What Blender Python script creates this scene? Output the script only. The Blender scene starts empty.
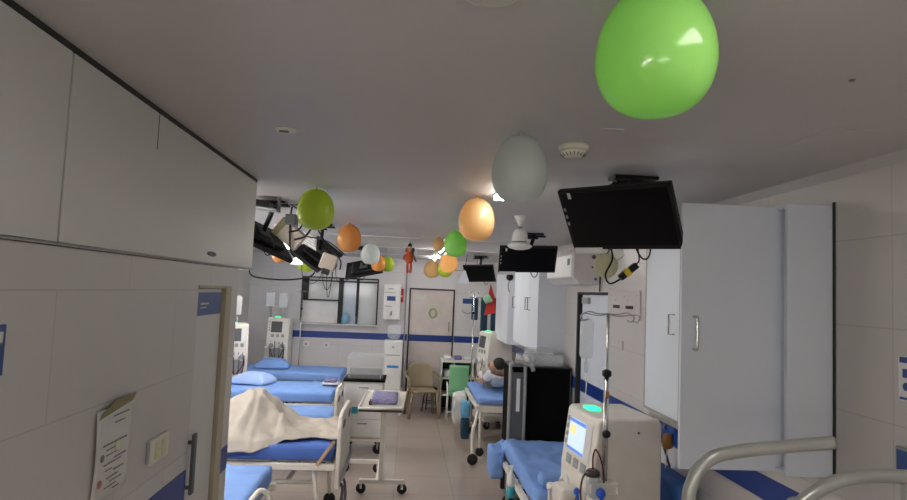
import bpy, bmesh, math, random
from mathutils import Vector, Matrix, noise, Euler
random.seed(7)
C = bpy.context.scene.collection
PI = math.pi

# ------------------------------------------------------------------ materials
def new_mat(name):
    m = bpy.data.materials.new(name); m.use_nodes = True
    nt = m.node_tree
    return m, nt, nt.nodes['Principled BSDF']

def mat(name, col, rough=.5, metal=0., var=.06, scale=6., bump=0., bscale=60., spec=.5, coat=0.):
    """procedural: colour varied by noise, optional noise bump"""
    m, nt, b = new_mat(name)
    tc = nt.nodes.new('ShaderNodeTexCoord')
    n = nt.nodes.new('ShaderNodeTexNoise'); n.inputs['Scale'].default_value = scale; n.inputs['Detail'].default_value = 4
    r = nt.nodes.new('ShaderNodeValToRGB')
    c0 = [max(0, c*(1-var)) for c in col[:3]]; c1 = [min(1, c*(1+var)) for c in col[:3]]
    r.color_ramp.elements[0].color = (*c0, 1); r.color_ramp.elements[1].color = (*c1, 1)
    r.color_ramp.elements[0].position = .3; r.color_ramp.elements[1].position = .7
    nt.links.new(tc.outputs['Object'], n.inputs['Vector']); nt.links.new(n.outputs['Fac'], r.inputs['Fac'])
    nt.links.new(r.outputs['Color'], b.inputs['Base Color'])
    b.inputs['Roughness'].default_value = rough; b.inputs['Metallic'].default_value = metal
    b.inputs['Specular IOR Level'].default_value = spec; b.inputs['Coat Weight'].default_value = coat
    if bump:
        n2 = nt.nodes.new('ShaderNodeTexNoise'); n2.inputs['Scale'].default_value = bscale
        bp = nt.nodes.new('ShaderNodeBump'); bp.inputs['Strength'].default_value = bump; bp.inputs['Distance'].default_value = .01
        nt.links.new(tc.outputs['Object'], n2.inputs['Vector']); nt.links.new(n2.outputs['Fac'], bp.inputs['Height'])
        nt.links.new(bp.outputs['Normal'], b.inputs['Normal'])
    return m

def emit(name, col, s):
    m, nt, b = new_mat(name)
    b.inputs['Base Color'].default_value = (*col, 1)
    b.inputs['Emission Color'].default_value = (*col, 1); b.inputs['Emission Strength'].default_value = s
    return m

def tiled(name, axes, tw, th, ou, ov, col, grout, rough, var=.03, mortar=.0025, offset=0., bump=0.):
    """tiles laid out in world metres on the two named axes"""
    m, nt, b = new_mat(name)
    g = nt.nodes.new('ShaderNodeNewGeometry'); s = nt.nodes.new('ShaderNodeSeparateXYZ'); c = nt.nodes.new('ShaderNodeCombineXYZ')
    nt.links.new(g.outputs['Position'], s.inputs[0])
    for i, (ax, o) in enumerate(zip(axes, (ou, ov))):
        a = nt.nodes.new('ShaderNodeMath'); a.operation = 'SUBTRACT'; a.inputs[1].default_value = o
        nt.links.new(s.outputs['XYZ'.index(ax)], a.inputs[0]); nt.links.new(a.outputs[0], c.inputs[i])
    br = nt.nodes.new('ShaderNodeTexBrick'); br.offset = offset; br.squash = 1
    br.inputs['Scale'].default_value = 1; br.inputs['Brick Width'].default_value = tw; br.inputs['Row Height'].default_value = th
    br.inputs['Mortar Size'].default_value = mortar; br.inputs['Mortar Smooth'].default_value = .3
    br.inputs['Color1'].default_value = (*[x*(1-var) for x in col], 1); br.inputs['Color2'].default_value = (*[x*(1+var) for x in col], 1)
    br.inputs['Mortar'].default_value = (*grout, 1)
    nt.links.new(c.outputs[0], br.inputs['Vector'])
    n = nt.nodes.new('ShaderNodeTexNoise'); n.inputs['Scale'].default_value = 1.7; n.inputs['Detail'].default_value = 6
    nt.links.new(g.outputs['Position'], n.inputs['Vector'])
    mp = nt.nodes.new('ShaderNodeMapRange'); mp.inputs['To Min'].default_value = .93; mp.inputs['To Max'].default_value = 1.06
    nt.links.new(n.outputs['Fac'], mp.inputs['Value'])
    mx = nt.nodes.new('ShaderNodeMix'); mx.data_type = 'RGBA'; mx.blend_type = 'MULTIPLY'; mx.inputs['Factor'].default_value = 1
    nt.links.new(br.outputs['Color'], mx.inputs[6]); nt.links.new(mp.outputs[0], mx.inputs[7])
    nt.links.new(mx.outputs[2], b.inputs['Base Color'])
    b.inputs['Roughness'].default_value = rough
    return m

def balloon_mat(name, col, rough=.18):
    m, nt, b = new_mat(name)
    b.inputs['Base Color'].default_value = (*col, 1); b.inputs['Roughness'].default_value = rough
    b.inputs['Coat Weight'].default_value = .6; b.inputs['Coat Roughness'].default_value = .08
    n = nt.nodes.new('ShaderNodeTexNoise'); n.inputs['Scale'].default_value = 5
    tc = nt.nodes.new('ShaderNodeTexCoord'); nt.links.new(tc.outputs['Object'], n.inputs['Vector'])
    hs = nt.nodes.new('ShaderNodeHueSaturation'); hs.inputs['Color'].default_value = (*col, 1)
    mp = nt.nodes.new('ShaderNodeMapRange'); mp.inputs['To Min'].default_value = .93; mp.inputs['To Max'].default_value = 1.07
    nt.links.new(n.outputs['Fac'], mp.inputs['Value']); nt.links.new(mp.outputs[0], hs.inputs['Value'])
    nt.links.new(hs.outputs['Color'], b.inputs['Base Color'])
    t = nt.nodes.new('ShaderNodeBsdfTranslucent'); nt.links.new(hs.outputs['Color'], t.inputs['Color'])
    mx = nt.nodes.new('ShaderNodeMixShader'); mx.inputs[0].default_value = .55
    out = nt.nodes['Material Output']
    nt.links.new(b.outputs[0], mx.inputs[1]); nt.links.new(t.outputs[0], mx.inputs[2]); nt.links.new(mx.outputs[0], out.inputs[0])
    return m

def clear_mat(name, col, alpha, rough=.15):
    m, nt, b = new_mat(name)
    b.inputs['Base Color'].default_value = (*col, 1); b.inputs['Roughness'].default_value = rough
    n = nt.nodes.new('ShaderNodeTexNoise'); n.inputs['Scale'].default_value = 14
    mp = nt.nodes.new('ShaderNodeMapRange'); mp.inputs['To Min'].default_value = max(0, alpha-.04); mp.inputs['To Max'].default_value = min(1, alpha+.04)
    nt.links.new(n.outputs['Fac'], mp.inputs['Value']); nt.links.new(mp.outputs[0], b.inputs['Alpha'])
    return m

M = {}
WALLC = (.585, .555, .53); GR = (.46, .43, .41)
M['wallY'] = tiled('wall_tiles_side', 'YZ', .75, .33, 1.51, 1.70, WALLC, GR, .32)
M['wallL'] = tiled('wall_tiles_corridor', 'YZ', .75, .315, 1.517-.375, 1.70, (.56, .535, .505), (.44, .415, .39), .35, offset=.5)
M['wallR'] = tiled('wall_tiles_right', 'YZ', .75, .33, 2.032, 1.655, WALLC, GR, .32)
M['wallX'] = tiled('wall_tiles_end', 'XZ', .6, .33, .02, 1.70, (.66, .64, .65), (.5, .48, .48), .32)
M['floor'] = tiled('floor_tiles', 'XY', .6, .6, -.05, .3, (.48, .40, .35), (.33, .275, .24), .17, var=.035, mortar=.004)
M['ceil'] = mat('painted_ceiling', (.52, .50, .485), .42, var=.035, scale=1.2)
M['lam'] = mat('white_laminate', (.71, .755, .82), .38, var=.025, scale=1.5)
M['lamg'] = mat('old_cream_laminate', (.60, .595, .56), .4, var=.03, scale=1.5)
M['gap'] = mat('dark_gap', (.03, .03, .028), .8)
M['jamb'] = mat('beige_jamb', (.42, .37, .26), .55)
M['blueS'] = mat('blue_stripe_tile', (.012, .045, .24), .3)
M['blueSign'] = mat('blue_sign_face', (.025, .07, .24), .4)
M['sheet'] = mat('blue_sheet', (.19, .34, .70), .85, var=.08, bump=.15, bscale=180)
M['sheetd'] = mat('dark_blue_mattress', (.06, .14, .46), .7, var=.08)
M['pillow'] = mat('pale_blue_pillowcase', (.36, .50, .82), .85, bump=.1, bscale=200)
M['beige'] = mat('cream_enamel', (.78, .74, .66), .4)
M['creamw'] = mat('cream_plastic', (.74, .70, .62), .4)
M['white'] = mat('white_plastic', (.78, .77, .75), .38)
M['blanket'] = mat('beige_blanket', (.50, .455, .39), .95, var=.14, bump=.4, bscale=250)
M['black'] = mat('black_plastic', (.006, .006, .007), .4, spec=.3)
M['screen'] = mat('tv_screen', (.004, .004, .005), .3, var=.02, spec=.15)
M['blackm'] = mat('matt_black_board', (.004, .004, .004), .9, spec=.1)
M['rubber'] = mat('black_rubber', (.012, .012, .012), .7)
M['steel'] = mat('steel', (.55, .54, .52), .25, 1.)
M['greysteel'] = mat('painted_grey_steel', (.36, .36, .33), .3, .3, var=.04)
M['dgrey'] = mat('dark_grey_plastic', (.09, .095, .10), .5)
M['grey'] = mat('grey_plastic', (.32, .33, .33), .5)
M['tan'] = mat('tan_plastic', (.30, .24, .15), .45)
M['green'] = mat('green_plastic', (.20, .50, .26), .5)
M['red'] = mat('red_cloth', (.50, .03, .02), .8)
M['orangec'] = mat('orange_red_felt', (.60, .10, .03), .85)
M['skin'] = mat('skin', (.42, .25, .17), .55)
M['hair'] = mat('dark_hair', (.015, .012, .01), .7)
M['wcloth'] = mat('white_cloth', (.66, .66, .64), .9, bump=.1)
M['teal'] = mat('teal_plastic', (.03, .32, .42), .5)
M['dteal'] = mat('dark_teal_cloth', (.012, .05, .09), .85)
M['yellow'] = mat('yellow_plastic', (.75, .55, .03), .45)
M['amber'] = mat('amber_fitting', (.50, .24, .05), .3)
M['bluek'] = mat('blue_knob_plastic', (.03, .14, .70), .3)
M['paper'] = mat('paper', (.62, .615, .57), .8, var=.03)
M['ink'] = mat('printed_ink', (.22, .22, .22), .8)
M['pinkink'] = mat('pink_ink', (.5, .18, .16), .8)
M['olive'] = mat('olive_card', (.26, .23, .12), .8)
M['card'] = mat('light_cardboard', (.50, .44, .37), .8)
M['ylw'] = mat('pale_yellow_plastic', (.62, .62, .38), .5)
M['offw'] = mat('ivory_plastic', (.68, .67, .56), .5)
M['purple'] = mat('purple_grey_cloth', (.20, .17, .34), .9, var=.3, scale=30)
M['blood'] = mat('dark_red_tube', (.10, .008, .008), .2)
M['brown'] = mat('brown_cap', (.05, .03, .025), .4)
M['wood'] = mat('tan_wood', (.42, .27, .16), .6)
M['leaf'] = mat('leaf_green', (.06, .22, .05), .7)
M['thinfilm'] = clear_mat('thin_film', (.8, .82, .84), .12)
M['clear'] = clear_mat('clear_plastic', (.75, .79, .80), .30)
M['film'] = clear_mat('plastic_film', (.74, .78, .78), .20)
M['ivbag'] = clear_mat('iv_bag_plastic', (.84, .90, .94), .50, .1)
M['glass'] = mat('window_glass', (.55, .58, .58), .12, var=.08, scale=2)
M['glassblue'] = mat('window_glass_blueish', (.48, .56, .64), .12, var=.06, scale=2)
M['lampw'] = emit('lamp_diffuser', (1, .97, .93), 14)
M['led'] = emit('status_light_green', (.02, .8, .34), 1.1)
M['lcd'] = emit('lcd_page', (.55, .68, .86), .42)
M['lcdy'] = emit('lcd_yellow_block', (.9, .62, .25), .5)
M['lcdb'] = emit('lcd_blue_bar', (.08, .22, .62), .4)
M['b_green'] = balloon_mat('green_balloon_rubber', (.50, .93, .26))
M['b_lime'] = balloon_mat('lime_balloon_rubber', (.55, .68, .08))
M['b_orange'] = balloon_mat('orange_balloon_rubber', (.84, .46, .15))
M['b_peach'] = balloon_mat('peach_balloon_rubber', (.92, .66, .34))
M['b_white'] = balloon_mat('white_balloon_rubber', (.80, .85, .81))

# ------------------------------------------------------------------ helpers
def obj(name, bm, m, parent=None, loc=None, smooth=False, bevel=0., rot=None):
    me = bpy.data.meshes.new(name); bm.normal_update(); bm.to_mesh(me); bm.free()
    o = bpy.data.objects.new(name, me); C.objects.link(o)
    for mm in (m if isinstance(m, (list, tuple)) else [m]): me.materials.append(mm)
    if parent: o.parent = parent
    if loc is not None: o.location = loc
    if rot is not None: o.rotation_euler = rot
    if smooth:
        for p in me.polygons: p.use_smooth = True
    if bevel:
        b = o.modifiers.new('bevel', 'BEVEL'); b.width = bevel; b.segments = 3; b.limit_method = 'ANGLE'
        b.harden_normals = False
    return o

def thing(name, label, cat, loc=(0, 0, 0), rotz=0, group=None):
    o = bpy.data.objects.new(name, None); o.empty_display_size = .1; C.objects.link(o)
    o.location = loc; o.rotation_euler = (0, 0, rotz); o['label'] = label; o['category'] = cat
    if group: o['group'] = group
    return o

def tag(o, label, cat, group=None):
    o['label'] = label; o['category'] = cat
    if group: o['group'] = group
    return o

def B(): return bmesh.new()

def box(bm, x0, x1, y0, y1, z0, z1, mi=0, mtx=None):
    vs = [bm.verts.new(v) for v in ((x0, y0, z0), (x1, y0, z0), (x1, y1, z0), (x0, y1, z0), (x0, y0, z1), (x1, y0, z1), (x1, y1, z1), (x0, y1, z1))]
    if mtx:
        for v in vs: v.co = mtx @ v.co
    for f in ((3, 2, 1, 0), (4, 5, 6, 7), (0, 1, 5, 4), (1, 2, 6, 5), (2, 3, 7, 6), (3, 0, 4, 7)):
        bm.faces.new([vs[i] for i in f]).material_index = mi
    return bm

def bx(*a, **k): return box(B(), *a, **k)

def frames(pts):
    out = []; up = None
    for i, p in enumerate(pts):
        t = (pts[min(i+1, len(pts)-1)] - pts[max(i-1, 0)])
        t = t.normalized() if t.length > 1e-9 else Vector((0, 0, 1))
        if up is None: up = Vector((0, 0, 1)) if abs(t.z) < .9 else Vector((1, 0, 0))
        s = t.cross(up); 
        if s.length < 1e-6: s = t.orthogonal()
        s.normalize(); up = s.cross(t).normalized(); out.append((p, s, up))
    return out

def spline(pts, n=8):
    P = [Vector(p) for p in pts]
    if len(P) < 3: return P
    out = []
    for i in range(len(P)-1):
        p0 = P[max(i-1, 0)]; p1 = P[i]; p2 = P[i+1]; p3 = P[min(i+2, len(P)-1)]
        for k in range(n):
            t = k/n
            out.append(.5*((2*p1)+(p2-p0)*t+(2*p0-5*p1+4*p2-p3)*t*t+(3*p1-p0-3*p2+p3)*t**3))
    out.append(P[-1]); return out

def tube(bm, pts, r, n=10, smooth=0, cap=True):
    P = spline(pts, smooth) if smooth else [Vector(p) for p in pts]
    rings = []
    for p, s, u in frames(P):
        rings.append([bm.verts.new(p + r*(math.cos(a)*s + math.sin(a)*u)) for a in [2*PI*k/n for k in range(n)]])
    for a, b in zip(rings, rings[1:]):
        for k in range(n): bm.faces.new((a[k], a[(k+1) % n], b[(k+1) % n], b[k])).smooth = True
    if cap:
        bm.faces.new(rings[0][::-1]); bm.faces.new(rings[-1])
    return bm

def lathe(bm, prof, c=(0, 0, 0), n=24, axis='Z', cap=True):
    """prof: (radius, height) list"""
    c = Vector(c); rings = []
    for r, h in prof:
        ring = []
        for k in range(n):
            a = 2*PI*k/n; v = (r*math.cos(a), r*math.sin(a), h)
            if axis == 'X': v = (h, r*math.cos(a), r*math.sin(a))
            if axis == 'Y': v = (r*math.sin(a), h, r*math.cos(a))
            ring.append(bm.verts.new(c+Vector(v)))
        rings.append(ring)
    for a, b in zip(rings, rings[1:]):
        for k in range(n): bm.faces.new((a[k], a[(k+1) % n], b[(k+1) % n], b[k])).smooth = True
    if cap: bm.faces.new(rings[0][::-1]); bm.faces.new(rings[-1])
    return bm

def soft(sx, sy, sz, nx=24, ny=14, nz=3, amp=.006, seed=0, edge=.03, crown=0., fold=0.):
    """mattress / cushion: rounded block on z=0..sz, centred, with wrinkles"""
    bm = B(); V = {}
    def vert(i, j, k):
        if (i, j, k) in V: return V[i, j, k]
        x = (i/nx-.5)*sx; y = (j/ny-.5)*sy; z = k/nz*sz
        p = Vector((x, y, z)); hx, hy, hz = sx/2-edge, sy/2-edge, sz/2-edge
        q = Vector((max(-hx, min(hx, x)), max(-hy, min(hy, y)), max(-hz, min(hz, z-sz/2))+sz/2))
        d = p-q
        if d.length > edge: p = q+d.normalized()*edge
        w = noise.noise(Vector((x*4+seed, y*9, z*5)))*.7 + noise.noise(Vector((x*11+seed, y*17, z*9)))*.5
        if k == nz or k > 0:
            p.z += amp*w*(k/nz) + crown*(k/nz)*(1-(2*x/sx)**2)*(1-(2*y/sy)**2)
            p.z += fold*(k/nz)*max(0, math.sin(x*7+noise.noise(Vector((x*2, y*3, seed)))*5+y*12))**6
        p.y += amp*w*(1 if y > 0 else -1)*(abs(2*y/sy) > .98)
        V[i, j, k] = bm.verts.new(p); return V[i, j, k]
    def q(a, b, c, d): bm.faces.new((vert(*a), vert(*b), vert(*c), vert(*d))).smooth = True
    for i in range(nx):
        for j in range(ny):
            q((i, j, nz), (i+1, j, nz), (i+1, j+1, nz), (i, j+1, nz)); q((i, j+1, 0), (i+1, j+1, 0), (i+1, j, 0), (i, j, 0))
    for i in range(nx):
        for k in range(nz):
            q((i, 0, k), (i+1, 0, k), (i+1, 0, k+1), (i, 0, k+1)); q((i+1, ny, k), (i, ny, k), (i, ny, k+1), (i+1, ny, k+1))
    for j in range(ny):
        for k in range(nz):
            q((0, j+1, k), (0, j, k), (0, j, k+1), (0, j+1, k+1)); q((nx, j, k), (nx, j+1, k), (nx, j+1, k+1), (nx, j, k+1))
    return bm

def sheet(f, nu, nv, thick=.004):
    """closed thin cloth from f(u,v)->Vector"""
    bm = B(); G = [[Vector(f(i/nu, j/nv)) for j in range(nv+1)] for i in range(nu+1)]
    N = [[None]*(nv+1) for _ in range(nu+1)]
    for i in range(nu+1):
        for j in range(nv+1):
            a = G[min(i+1, nu)][j]-G[max(i-1, 0)][j]; b = G[i][min(j+1, nv)]-G[i][max(j-1, 0)]
            n = a.cross(b); N[i][j] = n.normalized() if n.length > 1e-9 else Vector((0, 0, 1))
    T = [[bm.verts.new(G[i][j]) for j in range(nv+1)] for i in range(nu+1)]
    D = [[bm.verts.new(G[i][j]-thick*N[i][j]) for j in range(nv+1)] for i in range(nu+1)]
    def q(*v): bm.faces.new(v).smooth = True
    for i in range(nu):
        for j in range(nv):
            q(T[i][j], T[i+1][j], T[i+1][j+1], T[i][j+1]); q(D[i][j+1], D[i+1][j+1], D[i+1][j], D[i][j])
    for i in range(nu): q(D[i][0], D[i+1][0], T[i+1][0], T[i][0]); q(T[i][nv], T[i+1][nv], D[i+1][nv], D[i][nv])
    for j in range(nv): q(T[0][j], T[0][j+1], D[0][j+1], D[0][j]); q(D[nu][j], D[nu][j+1], T[nu][j+1], T[nu][j])
    return bm

def prism(bm, outline, axis, a, b, mi=0):
    """extrude 2-D outline along axis from a to b"""
    def P(u, v, w): return {'X': (w, u, v), 'Y': (u, w, v), 'Z': (u, v, w)}[axis]
    A = [bm.verts.new(P(u, v, a)) for u, v in outline]; D = [bm.verts.new(P(u, v, b)) for u, v in outline]
    n = len(outline)
    fs = [bm.faces.new(A), bm.faces.new(D[::-1])]
    for i in range(n): fs.append(bm.faces.new((A[i], D[i], D[(i+1) % n], A[(i+1) % n])))
    for f in fs: f.material_index = mi
    bmesh.ops.recalc_face_normals(bm, faces=fs)
    return bm

def structure(name, bm, m, **k):
    o = obj(name, bm, m, **k); o['kind'] = 'structure'; return o

# ------------------------------------------------------------------ the room
XR, XL, XW, YF, ZC = 1.70, -.83, -2.75, 10.9, 2.6
structure('floor', bx(-3.0, 2.2, -1.6, 11.1, -.1, 0), M['floor'])
structure('ceiling', bx(-3.0, 2.2, -1.6, 11.1, ZC, ZC+.1), M['ceil'])
# right wall with a door opening at y 5.2..6.1
b = B(); box(b, XR, XR+.15, -1.6, 5.1, 0, ZC); box(b, XR, XR+.15, 5.1, 6.0, 2.10, ZC); box(b, XR, XR+.15, 6.0, 11.0, 0, ZC)
structure('wall_right', b, M['wallR'])
# left corridor wall (door opening y 2.52..2.86) below the ceiling cabinets
b = B(); box(b, XL-.12, XL, -1.6, 2.50, 0, 2.118); box(b, XL-.12, XL, 2.50, 2.94, 2.03, 2.118); box(b, XL-.12, XL, 2.94, 3.06, 0, 2.118)
structure('wall_left', b, M['wallL'])
structure('wall_left_return', bx(XW, XL-.12, 2.96, 3.06, 0, ZC), M['wallX'])
structure('wall_left_ward', bx(XW-.12, XW, 2.96, 11.0, 0, ZC), M['wallY'])
# end wall with door and window openings
b = B()
for a in ((XW-.1, -1.86, 0, ZC), (-1.86, -.52, 0, 1.39), (-1.86, -.52, 2.22, ZC), (-.52, .03, 0, ZC), (.03, .84, 2.09, ZC), (.84, XR+.1, 0, ZC)):
    box(b, a[0], a[1], YF, YF+.15, a[2], a[3])
structure('wall_back', b, M['wallX'])
structure('wall_front', bx(-3.0, 2.2, -1.7, -1.6, 0, ZC), M['wallX'])
structure('wall_left_closet', bx(-1.75, -1.65, -1.6, 2.96, 0, ZC), M['wallX'])
# blue stripes
S0, S1 = 1.145, 1.258
structure('trim_1', bx(XR-.004, XR, -1.5, 5.09, S0, S1), M['blueS'])
structure('trim_2', bx(XR-.004, XR, 6.01, YF, S0, S1), M['blueS'])
structure('trim_3', bx(-1.99, .02, YF-.004, YF, S0+.01, S1+.01), M['blueS'])
structure('trim_4', bx(.85, XR, YF-.004, YF, S0+.01, S1+.01), M['blueS'])
structure('trim_5', bx(XL, XL+.004, .2, 2.49, S0+.06, S1+.06), M['blueS'])
structure('trim_6', bx(XL-.005, XL+.003, 2.95, 3.055, S0+.02, S1+.02), M['blueS'])
# cornice line on the right wall, ceiling joints
structure('trim_7', prism(B(), [(XR, ZC-.035), (XR, ZC), (XR-.035, ZC)], 'Y', -1.5, YF), M['ceil'])
for i, y in enumerate((6.4, 8.0, 9.6)):
    structure('trim_%d' % (8+i), bx(-2.7, 1.66, y, y+.02, ZC-.006, ZC), M['grey'] if 0 else M['wallX'])

# far door
d = structure('door_1', bx(.055, .815, YF+.01, YF+.05, 0, 2.065), mat('door_laminate', (.62, .55, .52), .45))
fr = B(); box(fr, .03, .055, YF-.012, YF+.06, 0, 2.09); box(fr, .815, .84, YF-.012, YF+.06, 0, 2.09); box(fr, .03, .84, YF-.012, YF+.06, 2.065, 2.09)
structure('door_frame', fr, M['gap'], parent=d)
structure('door_stripe', bx(.056, .814, YF+.006, YF+.01, S0+.01, S1+.01), M['blueS'], parent=d)
structure('door_handle', tube(B(), [(.75, YF+.01, 1.50), (.75, YF-.03, 1.50), (.75, YF-.03, 1.36), (.75, YF+.01, 1.36)], .009, smooth=4), M['steel'], parent=d)
w = B()
for k in range(14):
    a = 2*PI*k/14; lathe(w, [(.004, -.012), (.02, -.006), (.02, .006), (.004, .012)], (.46+.062*math.cos(a), YF-.002, 1.66+.075*math.sin(a)), 8, 'Y')
tag(obj('door_wreath', w, mat('pale_green_tinsel', (.36, .46, .24), .7)), 'small pale green wreath hanging on the far beige door', 'wreath')
tag(obj('door_notice', bx(.12, .32, YF+.006, YF+.0095, 1.90, 1.99), M['paper']), 'small white notice at top of the far beige door', 'notice')

# doorway in the right wall: door leaf with blue band
d = structure('door_2', bx(XR+.02, XR+.06, 5.115, 5.92, 0, 2.075), M['lam'])
fr = B(); box(fr, XR-.012, XR+.08, 5.96, 6.0, 0, 2.10); box(fr, XR-.012, XR+.08, 5.1, 6.0, 2.078, 2.10)
structure('door_frame', fr, M['gap'], parent=d)
structure('door_stripe', bx(XR+.016, XR+.02, 5.12, 5.915, S0, S1), M['blueS'], parent=d)
structure('door_closer', bx(XR-.005, XR+.02, 5.65, 5.87, 1.99, 2.05), M['grey'], parent=d, bevel=.004)

# door in the left corridor wall
d = structure('door_3', bx(XL-.05, XL-.012, 2.515, 2.845, 0, 2.02), M['lamg'])
structure('door_frame', box(box(bx(XL-.11, XL+.006, 2.855, 2.94, 0, 2.03), XL-.11, XL-.002, 2.50, 2.508, 0, 2.03), XL-.11, XL+.004, 2.50, 2.94, 2.022, 2.034), M['jamb'], parent=d)
h = B(); box(h, XL+.006, XL+.018, 2.522, 2.556, 1.21, 1.445)
for z in (1.235, 1.41): lathe(h, [(.008, 0), (.008, .026)], (XL-.014, 2.54, z), 10, 'X')
structure('door_handle', h, M['dgrey'], parent=d, bevel=.003)
structure('door_sign', bx(XL-.012, XL-.008, 2.52, 2.83, 1.91, 2.005), M['blueSign'], parent=d)
ln = B(); box(ln, XL-.008, XL-.0065, 2.56, 2.66, 1.955, 1.962); box(ln, XL-.008, XL-.0065, 2.56, 2.63, 1.94, 1.945)
structure('sign_lettering', ln, M['paper'], parent=d)

# far interior window
w = structure('window_1', B(), M['glass'])
f = B()
def wf(x0, x1, z0, z1): box(f, x0, x1, YF-.02, YF+.06, z0, z1)
wf(-1.86, -.52, 1.39, 1.412); wf(-1.86, -.52, 2.198, 2.22); wf(-1.86, -1.838, 1.39, 2.22); wf(-.542, -.52, 1.39, 2.22)
wf(-1.215, -1.135, 1.41, 2.2); wf(-.905, -.86, 1.55, 2.2); wf(-1.84, -1.2, 1.80, 1.825); wf(-1.84, -.54, 2.14, 2.165); wf(-1.84, -1.74, 1.8, 2.2)
structure('window_frame', f, M['black'], parent=w)
structure('pane', bx(-1.84, -1.215, YF+.03, YF+.036, 1.412, 1.80), M['white'], parent=w)
structure('pane', bx(-1.84, -1.215, YF+.03, YF+.036, 1.825, 2.2), M['glass'], parent=w)
structure('pane', bx(-1.135, -.905, YF+.03, YF+.036, 1.412, 2.2), M['glassblue'], parent=w)
structure('pane', bx(-.86, -.542, YF+.03, YF+.036, 1.412, 2.2), M['glass'], parent=w)
tag(obj('plastic_bag', lathe(B(), [(.02, 0), (.06, .02), (.068, .09), (.055, .15), (.03, .2)], (-1.07, YF-.07, 1.412), 12), mat('pale_blue_bag', (.25, .50, .66), .4), smooth=True),
    'small pale blue plastic bag on the sill of the far window', 'bag')
structure('window_sill', bx(-1.86, -.52, YF-.14, YF-.02, 1.39, 1.41), M['wallX'], parent=w)

# wall plates, signs, papers ---------------------------------------------------
p = tag(obj('wall_sign', bx(XL, XL+.006, 1.06, 1.335, 1.84, 1.945), M['blueSign']), 'blue wall sign at far left edge, above the paper notice', 'sign')
obj('sign_lettering', box(bx(XL+.006, XL+.0075, 1.20, 1.325, 1.90, 1.908), XL+.006, XL+.0075, 1.3, 1.325, 1.90, 1.93), M['paper'], p)
p = thing('paper_notice', 'curled white paper notice taped to left tiled wall beside the switch plate', 'notice', (XL, 1.855, 1.432))
obj('page', sheet(lambda u, v: (.004+.006*math.sin(v*3)+.02*max(0, v-.93)*8*u, -.105+.21*u, .0+.25*v+.0*u), 10, 10, .001), M['paper'], p)
cr = B(); vs = [cr.verts.new(v) for v in ((.01, -.107, .228), (.014, -.03, .268), (.014, .107, .272), (.02, .03, .25), (.012, .09, .25))]
cr.faces.new((vs[0], vs[1], vs[3])); cr.faces.new((vs[1], vs[2], vs[4], vs[3]))
o = obj('curled_corner', cr, M['olive'], p); o.modifiers.new('s', 'SOLIDIFY').thickness = .002
ln = B()
random.seed(3)
for (z, y0, y1, hh) in ((.225, -.02, .075, .004), (.205, -.01, .05, .003), (.15, -.07, .07, .004), (.135, -.05, .0, .003), (.12, -.05, .02, .003), (.105, .0, .07, .004), (.095, -.06, .04, .003), (.078, -.05, -.01, .003), (.07, .0, .06, .003), (.055, -.04, .03, .003), (.042, -.02, .05, .003), (.03, -.05, .02, .003), (.018, .0, .04, .003)):
    y = y0
    while y < y1:
        l = random.uniform(.008, .022); box(ln, .0115, .013, y, min(y+l, y1), z-hh/2, z+hh/2); y += l+.005
obj('printed_text', ln, M['ink'], p)
obj('printed_dot', lathe(B(), [(.01, 0), (.01, .001)], (.0115, -.07, .118), 12, 'X'), M['ink'], p)
obj('printed_dot', lathe(B(), [(.011, 0), (.011, .001)], (.0115, -.075, .05), 12, 'X'), M['pinkink'], p)
obj('seal', lathe(B(), [(.016, 0), (.016, .001)], (.0118, .015, .135), 16, 'X'), M['ylw'], p)
p = thing('switch_plate', 'ivory double switch plate on left wall between paper notice and door', 'switch', (XL, 2.19, 1.435))
obj('plate', bx(0, .014, -.075, .075, 0, .085), M['offw'], p, bevel=.004)
for y in (-.035, .02): obj('switch', bx(.014, .020, y-.012, y+.012, .015, .07), M['ylw'], p, bevel=.003)
obj('side_box', bx(0, .010, -.088, -.077, .01, .08), M['grey'], p, bevel=.002)
p = thing('wall_sticker', 'small white and blue pictogram sticker on right tiled wall', 'sticker', (XR, 1.955, 1.745))
obj('backing', bx(-.003, 0, -.06, .05, 0, .15), M['white'], p)
ic = B(); box(ic, -.004, -.003, -.055, .045, .128, .148); box(ic, -.004, -.003, .008, .032, .078, .108); box(ic, -.004, -.003, -.03, -.004, .078, .112)
lathe(ic, [(.014, 0), (.014, .001)], (-.004, .018, .048), 16, 'X'); box(ic, -.004, -.003, -.03, -.004, .03, .06); box(ic, -.004, -.003, -.055, .045, .004, .012)
obj('pictogram', ic, M['blueSign'], p)
p = thing('switch_box', 'small blue and grey wall plate low at the right edge', 'switch', (XR, 1.95, 1.50))
obj('plate', bx(-.014, 0, -.05, .06, 0, .09), M['grey'], p, bevel=.003); obj('panel', bx(-.017, -.014, -.045, .05, .01, .08), M['blueSign'], p)
p = thing('socket_panel', 'pinkish twin socket panel on right wall beside the side door', 'socket panel', (XR, 4.69, 1.90))
obj('plate', bx(-.012, 0, -.34, .33, 0, .215), mat('pinkish_plate', (.58, .53, .52), .45), p, bevel=.003)
for y in (-.21, .08): obj('slot', bx(-.016, -.012, y, y+.15, .075, .10), M['gap'], p); 
for y, z in ((-.29, .18), (-.02, .17), (.29, .18), (.18, .14), (-.1, .14)): obj('screw', lathe(B(), [(.006, 0), (.006, .003)], (-.015, y, z), 10, 'X'), M['grey'], p)
p = tag(obj('wall_socket', bx(XR-.012, XR, 4.70, 4.80, 1.65, 1.72), mat('pinkish_socket', (.60, .55, .54), .45), bevel=.003), 'small plain pinkish socket on right wall below the twin panel', 'socket')
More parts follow.
